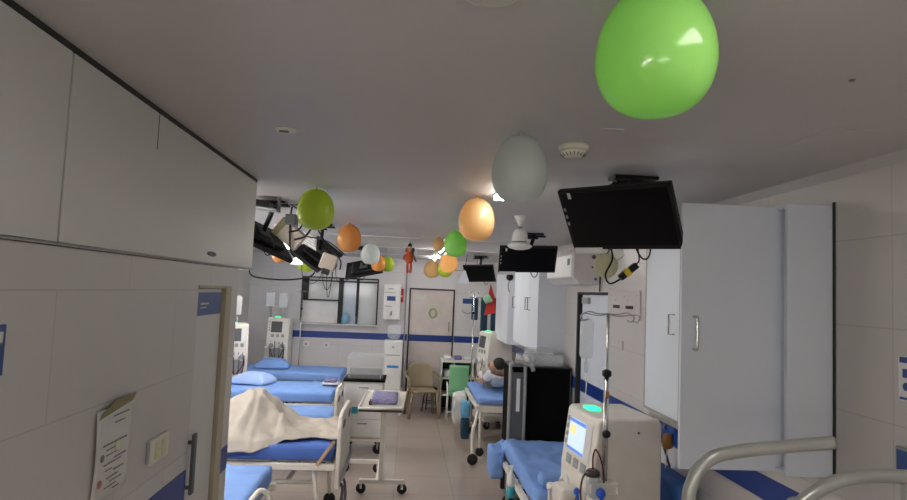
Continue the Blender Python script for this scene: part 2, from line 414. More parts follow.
for (x, z, lab, nm) in ((-1.73, 1.04, 'white socket plate on end wall below the blue stripe, left of two', 'wall_socket'), (-1.38, 1.03, 'narrow white switch plate on end wall below the blue stripe, right of two', 'wall_socket')):
    p = tag(obj(nm, bx(x-.05, x+.05, YF-.012, YF, z-.04, z+.04), M['white'], bevel=.003), lab, 'socket')
    obj('socket_insert', bx(x-.02, x+.02, YF-.014, YF-.012, z-.02, z+.02), M['grey'], p)
p = thing('conduit', 'thin grey vertical conduit on end wall left of the far door', 'pipe', (-.03, YF-.02, 0))
obj('pipe', tube(B(), [(0, 0, .0), (0, 0, 2.6)], .012), M['grey'], p)
tag(obj('wall_sign', bx(.985, 1.155, YF-.006, YF, 1.85, 1.94), M['blueSign']), 'small blue sign on end wall just right of the far door', 'sign')
tag(obj('wall_hook', tube(B(), [(.98, YF-.003, 1.75), (1.0, YF-.03, 1.70), (1.1, YF-.03, 1.68), (1.18, YF-.03, 1.74)], .007, smooth=4), M['grey']), 'small grey wire hook under the blue sign right of far door', 'hook')
p = tag(obj('red_fire_box', bx(-.17, -.075, YF-.09, YF, 1.83, 2.07), M['red'], bevel=.006), 'small red box on end wall left of the far door', 'box')
obj('label_strip', bx(-.15, -.09, YF-.093, YF-.09, 1.92, 1.95), M['paper'], p)
p = thing('wall_purifier', 'white wall-mounted dispenser box with blue patch above the water cooler', 'dispenser', (-.27, YF, 1.52))
obj('casing', bx(-.15, .15, -.16, 0, 0, .62), M['white'], p, bevel=.015)
obj('blue_patch', bx(-.09, .06, -.163, -.16, .33, .41), M['blueSign'], p)
ln = B(); box(ln, -.07, .02, -.163, -.16, .53, .545); box(ln, -.13, .06, -.163, -.16, .47, .477); box(ln, -.12, 0, -.163, -.16, .23, .24)
obj('lettering', ln, M['ink'], p); obj('tap', tube(B(), [(0, -.16, .14), (0, -.2, .14), (0, -.2, .08)], .01), M['grey'], p)

# ceiling details ---------------------------------------------------------------
p = thing('smoke_detector', 'round ivory smoke detector on ceiling beside the white balloon', 'smoke detector', (.575, 2.15, ZC))
obj('base', lathe(B(), [(.055, 0), (.055, -.012), (.05, -.02)][::-1], n=28), M['offw'], p)
obj('dome', lathe(B(), [(.022, -.044), (.034, -.042), (.045, -.034), (.048, -.018)], n=28), M['offw'], p)
s = B()
for k in range(18):
    a = 2*PI*k/18; tube(s, [(.034*math.cos(a), .034*math.sin(a), -.0425), (.046*math.cos(a), .046*math.sin(a), -.0335)], .0016, 5)
obj('vent_slots', s, M['gap'], p)
p = thing('ceiling_light', 'round unlit ceiling light at top edge of the picture', 'light', (.125, 1.06, ZC))
obj('rim', lathe(B(), [(.052, -.012), (.055, 0)], n=28), M['offw'], p); obj('lens', lathe(B(), [(.02, -.022), (.04, -.016), (.048, -.011)], n=28), M['lamg'], p)
p = thing('ceiling_sprinkler_plate', 'small round plate on ceiling above the left cabinets', 'ceiling plate', (-.457, 2.165, ZC))
obj('plate', lathe(B(), [(.035, -.008), (.038, 0)], n=24), M['offw'], p); obj('opening', bx(-.022, .01, -.01, .008, -.011, -.008), M['dgrey'], p)
p = tag(obj('ceiling_mark', bx(.60, .675, 1.905, 1.94, ZC-.002, ZC), mat('smudge_plate', (.46, .44, .42), .6)), 'small faint square mark on ceiling between green balloon and smoke detector', 'mark')
tag(obj('ceiling_screw', lathe(B(), [(.004, -.004), (.008, 0)], (1.044, 1.367, ZC), 10), M['dgrey']), 'tiny dark screw head in the ceiling at the upper right', 'screw')
p = tag(obj('access_hatch', bx(1.27, 1.53, 1.75, 2.05, ZC-.003, ZC), M['ceil'], bevel=.001), 'faint flush access hatch in the ceiling at right', 'hatch')

# lamps
def lamp(x0, x1, y0, y1, label, m='lampw', t=.03):
    p = thing('ceiling_lamp', label, 'lamp', ((x0+x1)/2, (y0+y1)/2, ZC))
    hx, hy = (x1-x0)/2, (y1-y0)/2
    obj('housing', bx(-hx, hx, -hy, hy, -.012, 0), M['white'], p)
    obj('diffuser', bx(-hx+.004, hx-.004, -hy+.004, hy-.004, -t, -.012), M[m], p, bevel=.004)
    return p
def lampmat(k, s):
    M[k] = emit(k, (1, .97, .93), s); return k
lamp(.45, .58, 2.95, 3.36, 'lit white ceiling lamp just behind the white balloon', lampmat('lampA', 12))
lamp(.56, .76, .30, .80, 'lit ceiling lamp above the big green balloon, out of frame', lampmat('lampB', 8))
lamp(.39, .43, 7.3, 8.2, 'lit ceiling batten at the far end above the row of orange balloons', lampmat('lampC', 50))
lamp(-1.75, -1.63, 4.6, 5.8, 'lit ceiling batten over the nearer left beds', lampmat('lampD', 22))
lamp(-1.75, -1.63, 7.6, 9.0, 'lit ceiling batten over the far left beds', lampmat('lampE', 28))
lamp(.40, .44, 9.3, 10.3, 'lit ceiling batten in front of the far door', lampmat('lampF', 40))
def fill_tube(loc, rz, L, label, s):  # added fill lights, all out of view, to brighten the room
    """added fill light, shaped as a fluorescent batten on a wall; local +y points into the room"""
    p = thing('fill_tube_light', label, 'lamp', loc, rz)
    obj('batten', bx(-L/2-.03, L/2+.03, 0, .04, -.03, .03), M['white'], p, bevel=.005)
    o = obj('tube', tube(B(), [(-L/2, .065, 0), (L/2, .065, 0)], .016, 14), emit('fill_tube_glow', (1, .97, .94), s), p)
    for x in (-1, 1): obj('socket', bx(x*L/2-.012 if x > 0 else -L/2-.03, L/2+.03 if x > 0 else -L/2+.012, .04, .085, -.02, .02), M['white'], p)
fill_tube((.2, -1.6, 1.8), 0, 1.2, 'added unseen fill tube light on the wall behind the camera', 26)  # unseen, added to lift the ceiling and near walls
fill_tube((XL, -.7, 1.9), -PI/2, 1.2, 'added unseen fill tube light on the left wall behind the camera', 38)  # unseen, added to light the right wall
fill_tube((XW, 6.6, 2.0), -PI/2, 1.2, 'added hidden fill tube light on the left ward wall between the beds', 60)  # out of view, added to brighten the ward
fill_tube((XW, 4.2, 2.0), -PI/2, 1.2, 'added hidden fill tube light on the left ward wall behind the nearest bed', 60)  # second hidden ward fill, added for brightness
fill_tube((-1.6, 3.06, 2.0), 0, 1.2, 'added hidden fill tube light on the return wall behind the door', 50)  # added fill hidden behind the return wall

# ------------------------------------------------------------------ balloons
def balloon(x, y, ztop, h, wd, m, label, lit=(0, 0), string=0.):
    p = thing('balloon', label, 'balloon', (x, y, ztop), 0, None)
    R = wd/2; n = 32; prof = []
    for k in range(n+1):
        t = k/n; a = PI*t
        # egg: widest slightly below the middle, drawn out to the neck at the top
        z = -h*(.5-.5*math.cos(a)); r = R*1.05*math.sin(a)**.80*(1-.09*(math.cos(a)))/(1.0)
        prof.append((max(.0035, r), z-.012))
    prof = prof[::-1]; prof[-1] = (.005, -.012)
    o = obj('skin', lathe(B(), prof, n=40), m, p)
    o.rotation_euler = (lit[0], lit[1], 0)
    obj('knot', lathe(B(), [(.004, -.016), (.007, -.010), (.004, -.006), (.009, 0)], n=12), m, p)
    if string: obj('string', tube(B(), [(0, 0, 0), (.003, 0, string/2), (0, 0, string)], .0015, 6), M['paper'], p)
    return p
balloon(.406, 1.0, ZC, .222, .192, M['b_green'], 'big bright green balloon at top, nearest the camera')
balloon(.357, 2.02, ZC, .232, .18, M['b_white'], 'greyish white balloon on ceiling next to the smoke detector')
balloon(.372, 3.44, ZC, .243, .195, M['b_peach'], 'large peach orange balloon on ceiling below the white balloon')
balloon(.401, 5.4, ZC, .225, .195, M['b_green'], 'green balloon on ceiling just left of the large peach balloon')
balloon(-.531, 3.41, ZC, .228, .195, M['b_lime'], 'lime green balloon on ceiling nearest the left cabinets')
balloon(-.521, 5.24, ZC, .238, .195, M['b_orange'], 'orange balloon on ceiling between lime and white balloons at left')
balloon(-.47, 7.4, ZC, .25, .22, M['b_white'], 'greyish white balloon behind the left orange balloon')
balloon(-.385, 7.65, ZC-.12, .20, .17, M['b_orange'], 'small orange balloon on a string beside a lime green one', string=.12)
balloon(-.28, 7.95, ZC-.12, .19, .17, M['b_lime'], 'small lime green balloon on a string beside an orange one', string=.12)
balloon(.285, 6.1, ZC, .14, .11, M['b_peach'], 'small peach balloon on ceiling left of the far green balloon')
balloon(.47, 7.3, ZC-.07, .24, .21, M['b_peach'], 'peach balloon partly hidden behind the far green balloon', string=.07)
balloon(.50, 8.45, ZC-.10, .24, .20, M['b_lime'], 'dull green balloon low behind the far peach balloons', string=.1)
balloon(.33, 8.85, ZC-.10, .25, .22, M['b_peach'], 'lowest and farthest peach balloon in the centre row', string=.1)
balloon(-1.36, 6.5, ZC-.09, .22, .15, M['b_orange'], 'peach balloon seen between the black screens at left', string=.09)
balloon(-1.16, 7.0, ZC-.20, .18, .18, M['b_lime'], 'bright lime balloon low under the black screens at left', string=.20)

# ------------------------------------------------------------------ left ceiling cabinets
p = thing('ceiling_cabinet', 'row of cream overhead cabinets along the left wall under the ceiling', 'cabinet', (-.82, 0, 2.12))
b = B(); box(b, -.5, -.012, -1.2, 3.27, 0, .018); box(b, -.5, -.012, -1.2, 3.27, .455, .478); box(b, -.5, -.012, 3.252, 3.27, .018, .455); box(b, -.5, -.482, -1.2, 3.252, .018, .455)
obj('carcass', b, M['lamg'], p)
obj('top_shadow_gap', bx(-.006, -.001, -1.2, 3.27, .4625, .4795), M['gap'], p)
obj('inner_dark_strip', bx(-.03, -.014, -1.2, 3.25, .018, .455), M['gap'], p)
obj('bottom_trim', bx(-.013, .001, -1.2, 3.262, .0, .005), mat('grey_edge_strip', (.30, .29, .27), .5), p)
for a, bb in ((-1.2, -.1), (-.095, .742), (.75, 1.482), (1.49, 3.262)):
    obj('door', bx(-.012, 0, a, bb, .007, .462), M['lamg'], p, bevel=.002)
obj('split_seam', bx(-.0005, .0006, 1.988, 1.992, .345, .462), M['gap'], p)
fp = B(); lathe(fp, [(.028, 0), (.026, .003), (.016, .002), (.004, .001)], (0, 0, 0), 24, 'X')
for v in fp.verts: v.co.y *= 2.1; v.co.z *= .38
obj('finger_pull', fp, M['dgrey'], p, loc=(0, 2.6, .045))

# ------------------------------------------------------------------ right wall cabinets
def handle(p, pts, r=.006, m='steel'): return obj('handle', tube(B(), pts, r, 10), M[m], p)
FX = 1.505 - XR
p = thing('wall_cabinet', 'long white wall cabinet at right with its nearest door standing wide open', 'cabinet', (XR, 2.33, 1.385))
b = B(); Lc = 1.41; Hc = 1.075
box(b, FX, 0, 0, .018, 0, Hc); box(b, FX, 0, Lc-.018, Lc, 0, Hc); box(b, FX, 0, .018, Lc-.018, 0, .018); box(b, FX, 0, .018, Lc-.018, Hc-.018, Hc)
box(b, -.012, 0, .018, Lc-.018, .018, Hc-.018); box(b, FX+.02, -.012, .46, .478, .018, Hc-.018)
for z in (.36, .70): box(b, FX+.01, -.012, .10, Lc-.018, z, z+.016)
obj('carcass', b, M['lam'], p, bevel=.001)
obj('dark_joint', bx(-.006, -.0005, -.012, -.001, -.01, 1.09), M['gap'], p)
d = obj('door', bx(-.592, -.150, .075, .093, .0, Hc-.005), M['lam'], p, bevel=.002)
d['label'] = 'door standing open across the aisle'
obj('handle', tube(B(), [(-.54, .075, .475), (-.54, .048, .475), (-.54, .044, .495), (-.54, .044, .585), (-.54, .048, .605), (-.54, .075, .605)], .006, 10, smooth=3), M['steel'], d)
for z in ():  obj('hinge', bx(FX-.02, FX+.01, .06, .075, z-.02, z+.02), M['steel'], d)
for y0, y1 in ((.472, .905), (.912, 1.405)):
    d = obj('door', bx(FX-.018, FX-.001, y0, y1, .004, Hc-.005), M['lam'], p, bevel=.002)
    obj('edge_trim', box(box(bx(FX-.0195, FX-.0175, y1-.012, y1, .004, Hc-.005), FX-.0195, FX-.0175, y0, y0+.012, .004, Hc-.005), FX-.0195, FX-.0175, y0+.012, y1-.012, .004, .018), M['grey'], d)
    hy = y0+.075
    handle(d, [(FX-.018, hy, .48), (FX-.05, hy, .48), (FX-.05, hy, .59), (FX-.018, hy, .59)], .005)
# pipes and gas outlet below it
p = thing('wall_pipe_rail', 'cream service rail with pipe stubs under the white wall cabinet', 'pipe', (XR, 2.95, 1.343))
obj('rail', bx(-.18, -.10, 0, .78, .0, .041), M['beige'], p, bevel=.004)
obj('pipe', tube(B(), [(-.14, .05, -.012), (-.14, .82, -.012)], .010), M['steel'], p)
obj('pipe', tube(B(), [(-.14, .70, -.01), (-.13, .72, -.1), (-.06, .74, -.3)], .007, smooth=4), M['dgrey'], p)
p = thing('oxygen_outlet', 'amber and blue gas outlet hanging on right wall beside the dialysis machine', 'gas outlet', (XR-.035, 3.67, 1.20))
obj('valve_block', bx(-.03, .03, -.05, .06, -.02, .09), M['bluek'], p, bevel=.01)
obj('amber_bottle', lathe(B(), [(.012, -.045), (.03, -.035), (.033, .01), (.024, .04), (.01, .05)], (-.055, -.01, 0), 18), M['amber'], p)
obj('gauge', lathe(B(), [(.018, 0), (.02, .02)], (-.03, .06, .07), 16, 'Y'), M['steel'], p)
obj('tubing', tube(B(), [(-.055, -.01, -.04), (-.06, 0, -.15), (-.04, .01, -.35)], .004, smooth=5), M['white'], p)

# tall wall closets further down, over the far right beds
def closet(y0, y1, xf, z0, z1, label, nd, handles=True):
    p = thing('wall_closet', label, 'cabinet', (XR, y0, z0)); L = y1-y0; h = z1-z0; f = xf-XR
    b = B(); box(b, f, 0, 0, .018, 0, h); box(b, f, 0, L-.018, L, 0, h); box(b, f, 0, .018, L-.018, 0, .018); box(b, f, 0, .018, L-.018, h-.018, h); box(b, -.01, 0, .018, L-.018, .018, h-.018)
    obj('carcass', b, M['lam'], p)
    w = L/nd
    for k in range(nd):
        d = obj('door', bx(f-.018, f-.001, k*w+.004, (k+1)*w-.004, .004, h-.004), M['lam'], p, bevel=.002)
        obj('edge_gap', bx(f-.004, f, (k+1)*w-.004, (k+1)*w+.003 if k < nd-1 else L, .004, h-.004), M['dgrey'], d)
        if handles:
            hy = k*w + (w-.07 if k % 2 == 0 else .07)
            handle(d, [(f-.018, hy, .44), (f-.05, hy, .44), (f-.05, hy, .58), (f-.018, hy, .58)], .005, 'dgrey')
closet(6.50, 8.0, 1.42, 1.44, 2.5, 'white wall closet with paired handles above the black cabinet', 3)
closet(8.35, 9.5, 1.40, 1.36, 2.35, 'farther white wall closet behind the small screen', 2, False)

# air conditioner
p = thing('air_conditioner', 'white wall-mounted air conditioner unit above the side door', 'air conditioner', (XR, 5.30, 2.165))
o = obj('casing', prism(B(), [(0, 0), (0, .32), (-.22, .32), (-.255, .27), (-.255, .06), (-.19, 0)], 'Y', 0, 1.0), mat('aircon_casing', (.66, .62, .60), .4), p, bevel=.012)
obj('front_panel', bx(-.263, -.256, .03, .97, .065, .262), M['white'], p, bevel=.004)
v = B()
for k in range(5): box(v, -.252+.012*k, -.246+.012*k, .04, .96, .052-.01*k, .056-.01*k)
obj('vent', v, M['grey'], p); obj('display', bx(-.266, -.263, .08, .16, .17, .23), M['dgrey'], p)
for (x, z, r) in ((-.07, .245, .018), (-.08, .155, .009), (-.05, .05, .012)): obj('knob', lathe(B(), [(r, -.006), (r, 0)], (x, -.0005, z), 16, 'Y'), M['dgrey'], p)
obj('power_cord', tube(B(), [(-.012, -.01, .28), (-.015, -.02, .1), (-.012, -.01, -.06)], .006, smooth=5), M['black'], p)

# ------------------------------------------------------------------ television sets
def tv(label, c, rot, w=.5, h=.3, plate=None, strip=True, cables=True, name='wall_tv'):
    """c = screen centre; rot = (about z, about x, about y); screen faces local -y"""
    px, py = plate if plate else (c[0], c[1]+.1)
    p = thing('ceiling_television', label, 'television', (px, py, ZC))
    R = Matrix.Rotation(rot[0], 4, 'Z') @ Matrix.Rotation(rot[1], 4, 'X') @ Matrix.Rotation(rot[2], 4, 'Y')
    L = Matrix.Translation(Vector(c)-Vector((px, py, ZC))) @ R
    cs = obj('casing', bx(-w/2, w/2, 0, .032, -h/2, h/2), M['black'], p, bevel=.006); cs.matrix_local = L
    bk = obj('back_cover', bx(-w*.32, w*.32, .032, .06, -h*.35, h*.3), M['black'], cs, bevel=.01)
    sc = obj('screen', bx(-w/2+.014, w/2-.014, -.002, 0, -h/2+.022, h/2-.014), M['screen'], cs)
    if strip:
        obj('sticker', bx(-w/2+.012, -w/2+.15, -.005, -.001, -h/2-.018, -h/2+.012), M['white'], cs)
        obj('sticker', bx(-w/2+.05, -w/2+.065, -.004, -.002, h/2-.04, h/2-.012), M['paper'], cs)
        for k in range(3): obj('side_label', bx(-w/2+.012, -w/2+.022, -.004, -.002, h/2-.1-.035*k, h/2-.085-.035*k), M['grey'], cs)
    a = L @ Vector((0, .06, 0))
    obj('mount_arm', tube(B(), [(0, 0, -.012), (0, 0, -.06), tuple(a)], .017, 10), M['black'], p)
    br = obj('bracket', bx(-.05, .05, .055, .068, -.05, .05), M['dgrey'], cs)
    pl = B(); box(pl, -.11, .09, -.05, .05, -.014, 0); box(pl, -.10, .11, -.035, .02, -.034, -.02); box(pl, -.02, .02, -.02, .02, -.022, -.012); box(pl, -.12, .04, -.04, .03, -.052, -.038); box(pl, -.10, -.08, -.02, .02, -.04, -.012)
    obj('ceiling_plate', pl, M['black'], p, bevel=.003)
    if cables:
        q = L @ Vector((.05, .04, -h/2))
        obj('cable', tube(B(), [tuple(a), tuple(q+Vector((.0, .02, -.03))), tuple(q+Vector((.03, .0, -.06))), tuple(q+Vector((.06, .03, -.02))), tuple(q+Vector((.05, .03, .05)))], .004, 8, smooth=6), M['black'], p)
    return p, cs, L
t1, cs, L = tv('large black television hanging tilted from ceiling beside the open cabinet door', (.881, 2.542, 2.390), (-.81, .596, .017), w=.515, plate=(1.0, 2.66))
# adapters and the pale disc below it
p = thing('cable_adapter', 'black cable with yellow and black power adapter hanging below the large television', 'adapter', (.91, 2.62, 2.175))
ad = Matrix.Translation((.05, 0, -.005)) @ Matrix.Rotation(-.7, 4, 'Y')
o = obj('adapter_body', bx(-.045, .05, -.016, .016, -.014, .014), M['black'], p, bevel=.004); o.matrix_local = ad
o2 = obj('yellow_sleeve', bx(-.02, .006, -.018, .018, -.0165, .0165), M['yellow'], p); o2.matrix_local = ad
obj('cable', tube(B(), [(.09, 0, .11), (.10, .0, .05), (.085, 0, .03)], .0035, smooth=5), M['black'], p)
obj('cable', tube(B(), [(0, .1, .40), (-.01, .06, .13), (-.02, 0, .05), (-.05, .0, -.02), (-.03, 0, -.06), (.015, 0, -.04)], .004, smooth=6), M['black'], p)
obj('cable', tube(B(), [(.0, 0, .13), (.03, 0, .07), (.0, .0, .04), (-.02, 0, -.01)], .0025, smooth=6), M['paper'], p)
p = thing('pale_disc', 'pale yellow round disc hanging under the large television', 'disc', (.875, 2.66, 2.195))
o = obj('plate', lathe(B(), [(.04, -.006), (.054, -.004), (.056, .004), (.04, .007)], (0, 0, 0), 28, 'Y'), M['ylw'], p); 
obj('hanger', tube(B(), [(.0, .0, .045), (.02, 0, .09), (.03, 0, .13)], .003, smooth=4), M['black'], p)
tv('black television tilted down behind the ceiling fan', (1.022, 5.217, 2.352), (-.023, .6, -.042), h=.26, plate=(1.09, 5.36))
tv('small distant black television above the far right bed', (1.03, 8.9, 2.33), (-.35, .62, -.05), w=.46, h=.29, plate=(1.06, 9.0), strip=False)
tv('black television at left above the nearest beds, mostly hidden by cabinets', (-1.02, 4.15, 2.36), (-1.9, .75, -.35), plate=(-.92, 4.1), strip=False)
tv('black television with many cables in the middle of the left cluster', (-.83, 5.55, 2.33), (-2.35, .85, .55), plate=(-.78, 5.45), strip=False)
tv('smallest black television at left above the end-wall window', (-.57, 8.0, 2.30), (2.75, .75, .30), plate=(-.62, 8.05), strip=False)
# set-top boxes and casings of the left cluster
p = thing('carton', 'light brown flat box tilted on the left television mount', 'box', (-.83, 4.25, 2.40))
R0 = Matrix.Rotation(.70, 4, 'Y') @ Matrix.Rotation(.2, 4, 'X')
o = obj('body', bx(-.10, .10, -.03, .03, -.065, .065), M['card'], p, bevel=.003); o.matrix_local = R0
o = obj('flap', bx(-.10, -.055, -.034, -.02, -.068, .068), M['olive'], p); o.matrix_local = R0 @ Matrix.Translation((-.0, -.0, 0))
p = thing('set_top_box', 'flat black box on a ceiling shelf beside the left cabinets', 'set-top box', (-.93, 3.9, 2.535))
obj('casing', bx(-.07, .04, -.06, .06, 0, .035), M['black'], p, bevel=.004, rot=(0, .12, 0)); obj('shelf', bx(-.09, .09, -.07, .07, -.02, -.008), M['grey'], p, bevel=.002, rot=(0, .1, 0))
obj('shelf_hanger', bx(.085, .10, -.02, .02, -.03, .065), M['dgrey'], p)
p = thing('bundled_cables', 'bundle of black looping cables hanging beside the lime balloon', 'cable', (-.78, 4.2, ZC))
def loop(pts, r=.005, m='black'): obj('cable', tube(B(), pts, r, 8, smooth=7), M[m], p)
loop([(-.02, 0, 0), (.06, 0, -.02), (.11, 0, -.12), (.07, 0, -.21), (-.01, .02, -.24)], .007)
loop([(-.05, 0, 0), (.0, 0, -.03), (.05, 0, -.10), (.02, 0, -.17), (-.05, .02, -.19)], .006)
loop([(-.03, 0, -.0), (-.04, 0, -.1), (-.03, 0, -.3), (.0, .03, -.36)], .006)
loop([(.08, .3, -.1), (.16, .5, -.25), (.22, .8, -.33), (.2, 1.0, -.40)], .006)
loop([(.04, .2, -.2), (.14, .6, -.20), (.24, 1.0, -.28)], .005)
obj('clamp', bx(-.07, .0, -.03, .03, -.14, -.07), M['dgrey'], p, bevel=.006)
p = thing('bundled_cables', 'thin black cables looping down in front of the far window', 'cable', (-.8, 5.9, 2.2))
for k, (x, w_, d_) in enumerate(((-.02, .10, .18), (.1, .14, .12), (-.22, .2, .13), (.02, .05, .25))):
    loop([(x, 0, .05), (x+w_*.1, 0, -d_*.6), (x+w_*.5, 0, -d_), (x+w_*.9, 0, -d_*.5), (x+w_, 0, .06)], .003)
p = thing('drooping_cable', 'long black cable sagging under the nearest left television', 'cable', (-1.05, 4.6, 2.12))
loop([(-.12, 0, .12), (-.115, 0, -.0), (0, 0, -.03), (.18, 0, -.03), (.32, 0, .0), (.36, 0, .05)], .006)
p = thing('drooping_cable', 'white power cable drooping from ceiling at far centre near the lowest peach balloon', 'cable', (.5, 9.2, 2.4))
loop([(-.15, 0, .20), (-.13, 0, .02), (.0, 0, -.02), (.2, 0, -.03), (.5, 0, .02), (.52, 0, .2)], .004, 'dgrey')
p = thing('adapter_box', 'small beige adapter box hanging among black cables at left', 'box', (-.69, 5.3, 2.25))
obj('casing', bx(-.075, .065, -.02, .03, -.06, .08), M['card'], p, bevel=.015, rot=(0, .3, 0)); obj('strap', bx(-.03, .03, -.03, .035, -.10, -.05), M['black'], p, bevel=.004, rot=(0, .3, 0))
p = thing('curved_white_panel', 'curved white plastic panel on ceiling between the lime balloon and black screens', 'panel', (-.93, 5.0, 2.42))
obj('panel', sheet(lambda u, v: (-.17+.34*u, .05*math.sin(u*3), .07-.11*u+.10*(v-.5)+.03*math.sin(u*3)), 16, 6, .006), M['white'], p)
st = B()
for k in range(4): tube(st, [(-.16+.32*u, -.012+.05*math.sin(u*3), .07-.11*u+.10*(-.4+.22*k)+.03*math.sin(u*3)) for u in (0, .25, .5, .75, 1)], .002, 6)
obj('ribs', st, M['grey'], p); obj('hanger', tube(B(), [(0, .06, .05), (0, .06, .18)], .006), M['dgrey'], p)

p = thing('hanging_lamp', 'small bright white lamp hanging between the black screens at left', 'lamp', (-1.12, 6.2, 2.26))
b = B(); prism(b, [(-.07, 0), (.05, .0), (.06, .05), (.035, .13), (.0, .10)], 'Y', -.02, .02); obj('lamp_face', b, emit('hanging_lamp_glow', (1, .98, .95), .8), p)
obj('hanger', tube(B(), [(.03, 0, .12), (.03, 0, .34)], .006), M['dgrey'], p)
# ceiling fan hub
p = thing('ceiling_fan', 'white ceiling fan motor on a short rod in front of the second television', 'fan', (.762, 4.2, ZC))
obj('canopy', lathe(B(), [(.012, -.075), (.016, -.06), (.042, -.012), (.045, 0)], n=28), M['white'], p)
obj('rod', tube(B(), [(0, 0, -.07), (0, 0, -.11)], .012, 14), M['steel'], p)
obj('motor', lathe(B(), [(.055, -.18), (.056, -.172), (.050, -.12), (.030, -.095), (.012, -.09)], n=32), M['white'], p)
obj('band', lathe(B(), [(.05, -.188), (.053, -.178)], n=32), M['dgrey'], p)
obj('skirt', lathe(B(), [(.03, -.238), (.07, -.228), (.088, -.212), (.07, -.195), (.05, -.186)], n=36), M['white'], p)

# hanging doll
p = thing('hanging_doll', 'orange red felt clown doll hanging from ceiling left of the far door', 'doll', (0.0, 6.9, ZC))
obj('string', tube(B(), [(0, 0, 0), (0, 0, -.03)], .003), M['black'], p)
obj('hat', lathe(B(), [(.022, -.06), (.026, -.045), (.015, -.025), (.004, -.02)], n=14), M['black'], p)
obj('face', lathe(B(), [(.008, -.125), (.026, -.115), (.032, -.09), (.026, -.065), (.01, -.055)], n=16), M['wood'], p)
obj('hair', lathe(B(), [(.01, -.13), (.022, -.11), (.02, -.08), (.006, -.07)], (-.035, .0, 0), 12), M['orangec'], p)
obj('hair', lathe(B(), [(.01, -.13), (.022, -.11), (.02, -.08), (.006, -.07)], (.035, .0, 0), 12), M['brown'], p)
obj('torso', lathe(B(), [(.03, -.25), (.042, -.22), (.04, -.16), (.03, -.13), (.012, -.12)], n=16), M['orangec'], p)
for s in (-1, 1):
    a = obj('arm', tube(B(), [(s*.03, 0, -.145), (s*.06, -.01, -.18), (s*.055, -.02, -.215)], .012, 10, smooth=4), M['orangec'], p)
    obj('hand', lathe(B(), [(.004, -.235), (.012, -.225), (.012, -.215), (.005, -.208)], (s*.055, -.02, 0), 10), M['wcloth'], a)
    obj('leg', tube(B(), [(s*.016, 0, -.24), (s*.02, 0, -.30), (s*.014, -.005, -.355)], .014, 10, smooth=4), M['orangec'], p)
obj('wand', tube(B(), [(.02, -.02, -.10), (.075, -.03, -.23)], .01, 8), M['brown'], p)

# ------------------------------------------------------------------ beds
def caster(parent, x, y, r=.05, z=0, name='caster', axis='Y'):
    if axis == 'X': return obj(name, lathe(B(), [(r*.55, -.014), (r*.95, -.014), (r, -.008), (r, .008), (r*.95, .014), (r*.55, .014)], (x, y, z+r), 20, 'X'), M['rubber'], parent)
    c = obj(name, lathe(B(), [(r*.55, -.014), (r*.95, -.014), (r, -.008), (r, .008), (r*.95, .014), (r*.55, .014)], (x, y, z+r), 20, 'Y'), M['rubber'], parent)
    obj('fork', box(box(bx(x-.012, x+.012, y-.022, y-.016, z+r, z+2.1*r), x-.012, x+.012, y+.016, y+.022, z+r, z+2.1*r), x-.014, x+.014, y-.022, y+.022, z+2.05*r, z+2.3*r), M['steel'], c) if parent.parent is None else None
    return c

def bed(label, cx, cy, L, W, top, rotz=0, th=.13, foot=True, head=True, seed=0, mats='sheet', footh=.22, group=None, sheetdrop=.0, amp=.008, fold=.01):
    p = thing('hospital_bed', label, 'bed', (cx, cy, 0), rotz)
    mt = obj('mattress', soft(L-.04, W-.02, th, 40, 20, 4, amp, seed, .03, 0, fold), M[mats], p, loc=(0, 0, top-th))
    fr = B(); z = top-th-.012
    for s in (-1, 1): box(fr, -L/2, L/2, s*W/2-.02, s*W/2+.02, z-.05, z)
    for k in range(5): x = -L/2+.04+k*(L-.1)/4; box(fr, x, x+.03, -W/2+.02, W/2-.02, z-.04, z-.005)
    obj('bed_frame', fr, M['beige'], p, bevel=.004)
    sub = B(); 
    for s in (-1, 1): tube(sub, [(-L/2+.15, s*W*.38, z-.18), (L/2-.15, s*W*.38, z-.18)], .02, 8)
    tube(sub, [(-L/2+.4, -W*.38, z-.18), (-L/2+.4, W*.38, z-.18)], .02, 8); tube(sub, [(L/2-.4, -W*.38, z-.18), (L/2-.4, W*.38, z-.18)], .02, 8)
    obj('underframe', sub, M['beige'], p)
    for sx in (-1, 1):
        for sy in (-1, 1):
            x, y = sx*(L/2-.12), sy*(W/2-.06)
            lg = obj('leg', tube(B(), [(x-sx*.06, y, z-.03), (x-sx*.02, y, .3), (x, y, .10)], .018, 10), M['beige'], p)
            caster(lg, x, y, .055, axis='X' if abs(rotz) > 1 else 'Y')
    def board(x, h, nm):
        o = [(-W/2-.0, top-th-.22), (-W/2, top+h*.6), (-W/2+.05, top+h*.9), (-W/2+.16, top+h), (W/2-.16, top+h), (W/2-.05, top+h*.9), (W/2, top+h*.6), (W/2, top-th-.22)]
        b = B(); prism(b, o, 'X', x, x+.035)
        f = obj(nm, b, M['creamw'], p, bevel=.010)
        for s in (-1, 1):
            obj('grip_slot', prism(B(), [(s*W*.27+u*.11, top+h*.58+v*.035) for u, v in [(math.cos(2*PI*k/16), math.sin(2*PI*k/16)) for k in range(16)]], 'X', x-.002, x+.037), M['dgrey'], f)
        obj('bumper', tube(B(), [(x+.035, -W/2+.04, top-th-.15), (x+.05, -W/2+.04, top-th-.15), (x+.05, W/2-.04, top-th-.15), (x+.035, W/2-.04, top-th-.15)], .014, 8), M['grey'], f)
    if foot: board(L/2+.005, footh, 'footboard')
    if head: board(-L/2-.04, footh+.08, 'headboard')
    return p
bed('farthest left bed with plain blue sheet along the end wall', -1.78, 9.84, 1.72, .88, .745, seed=1, foot=False)
b2 = bed('left bed with pale pillow and blue sheet, second from the end wall', -1.74, 8.3, 1.76, .92, .72, seed=3, foot=False, fold=.015)
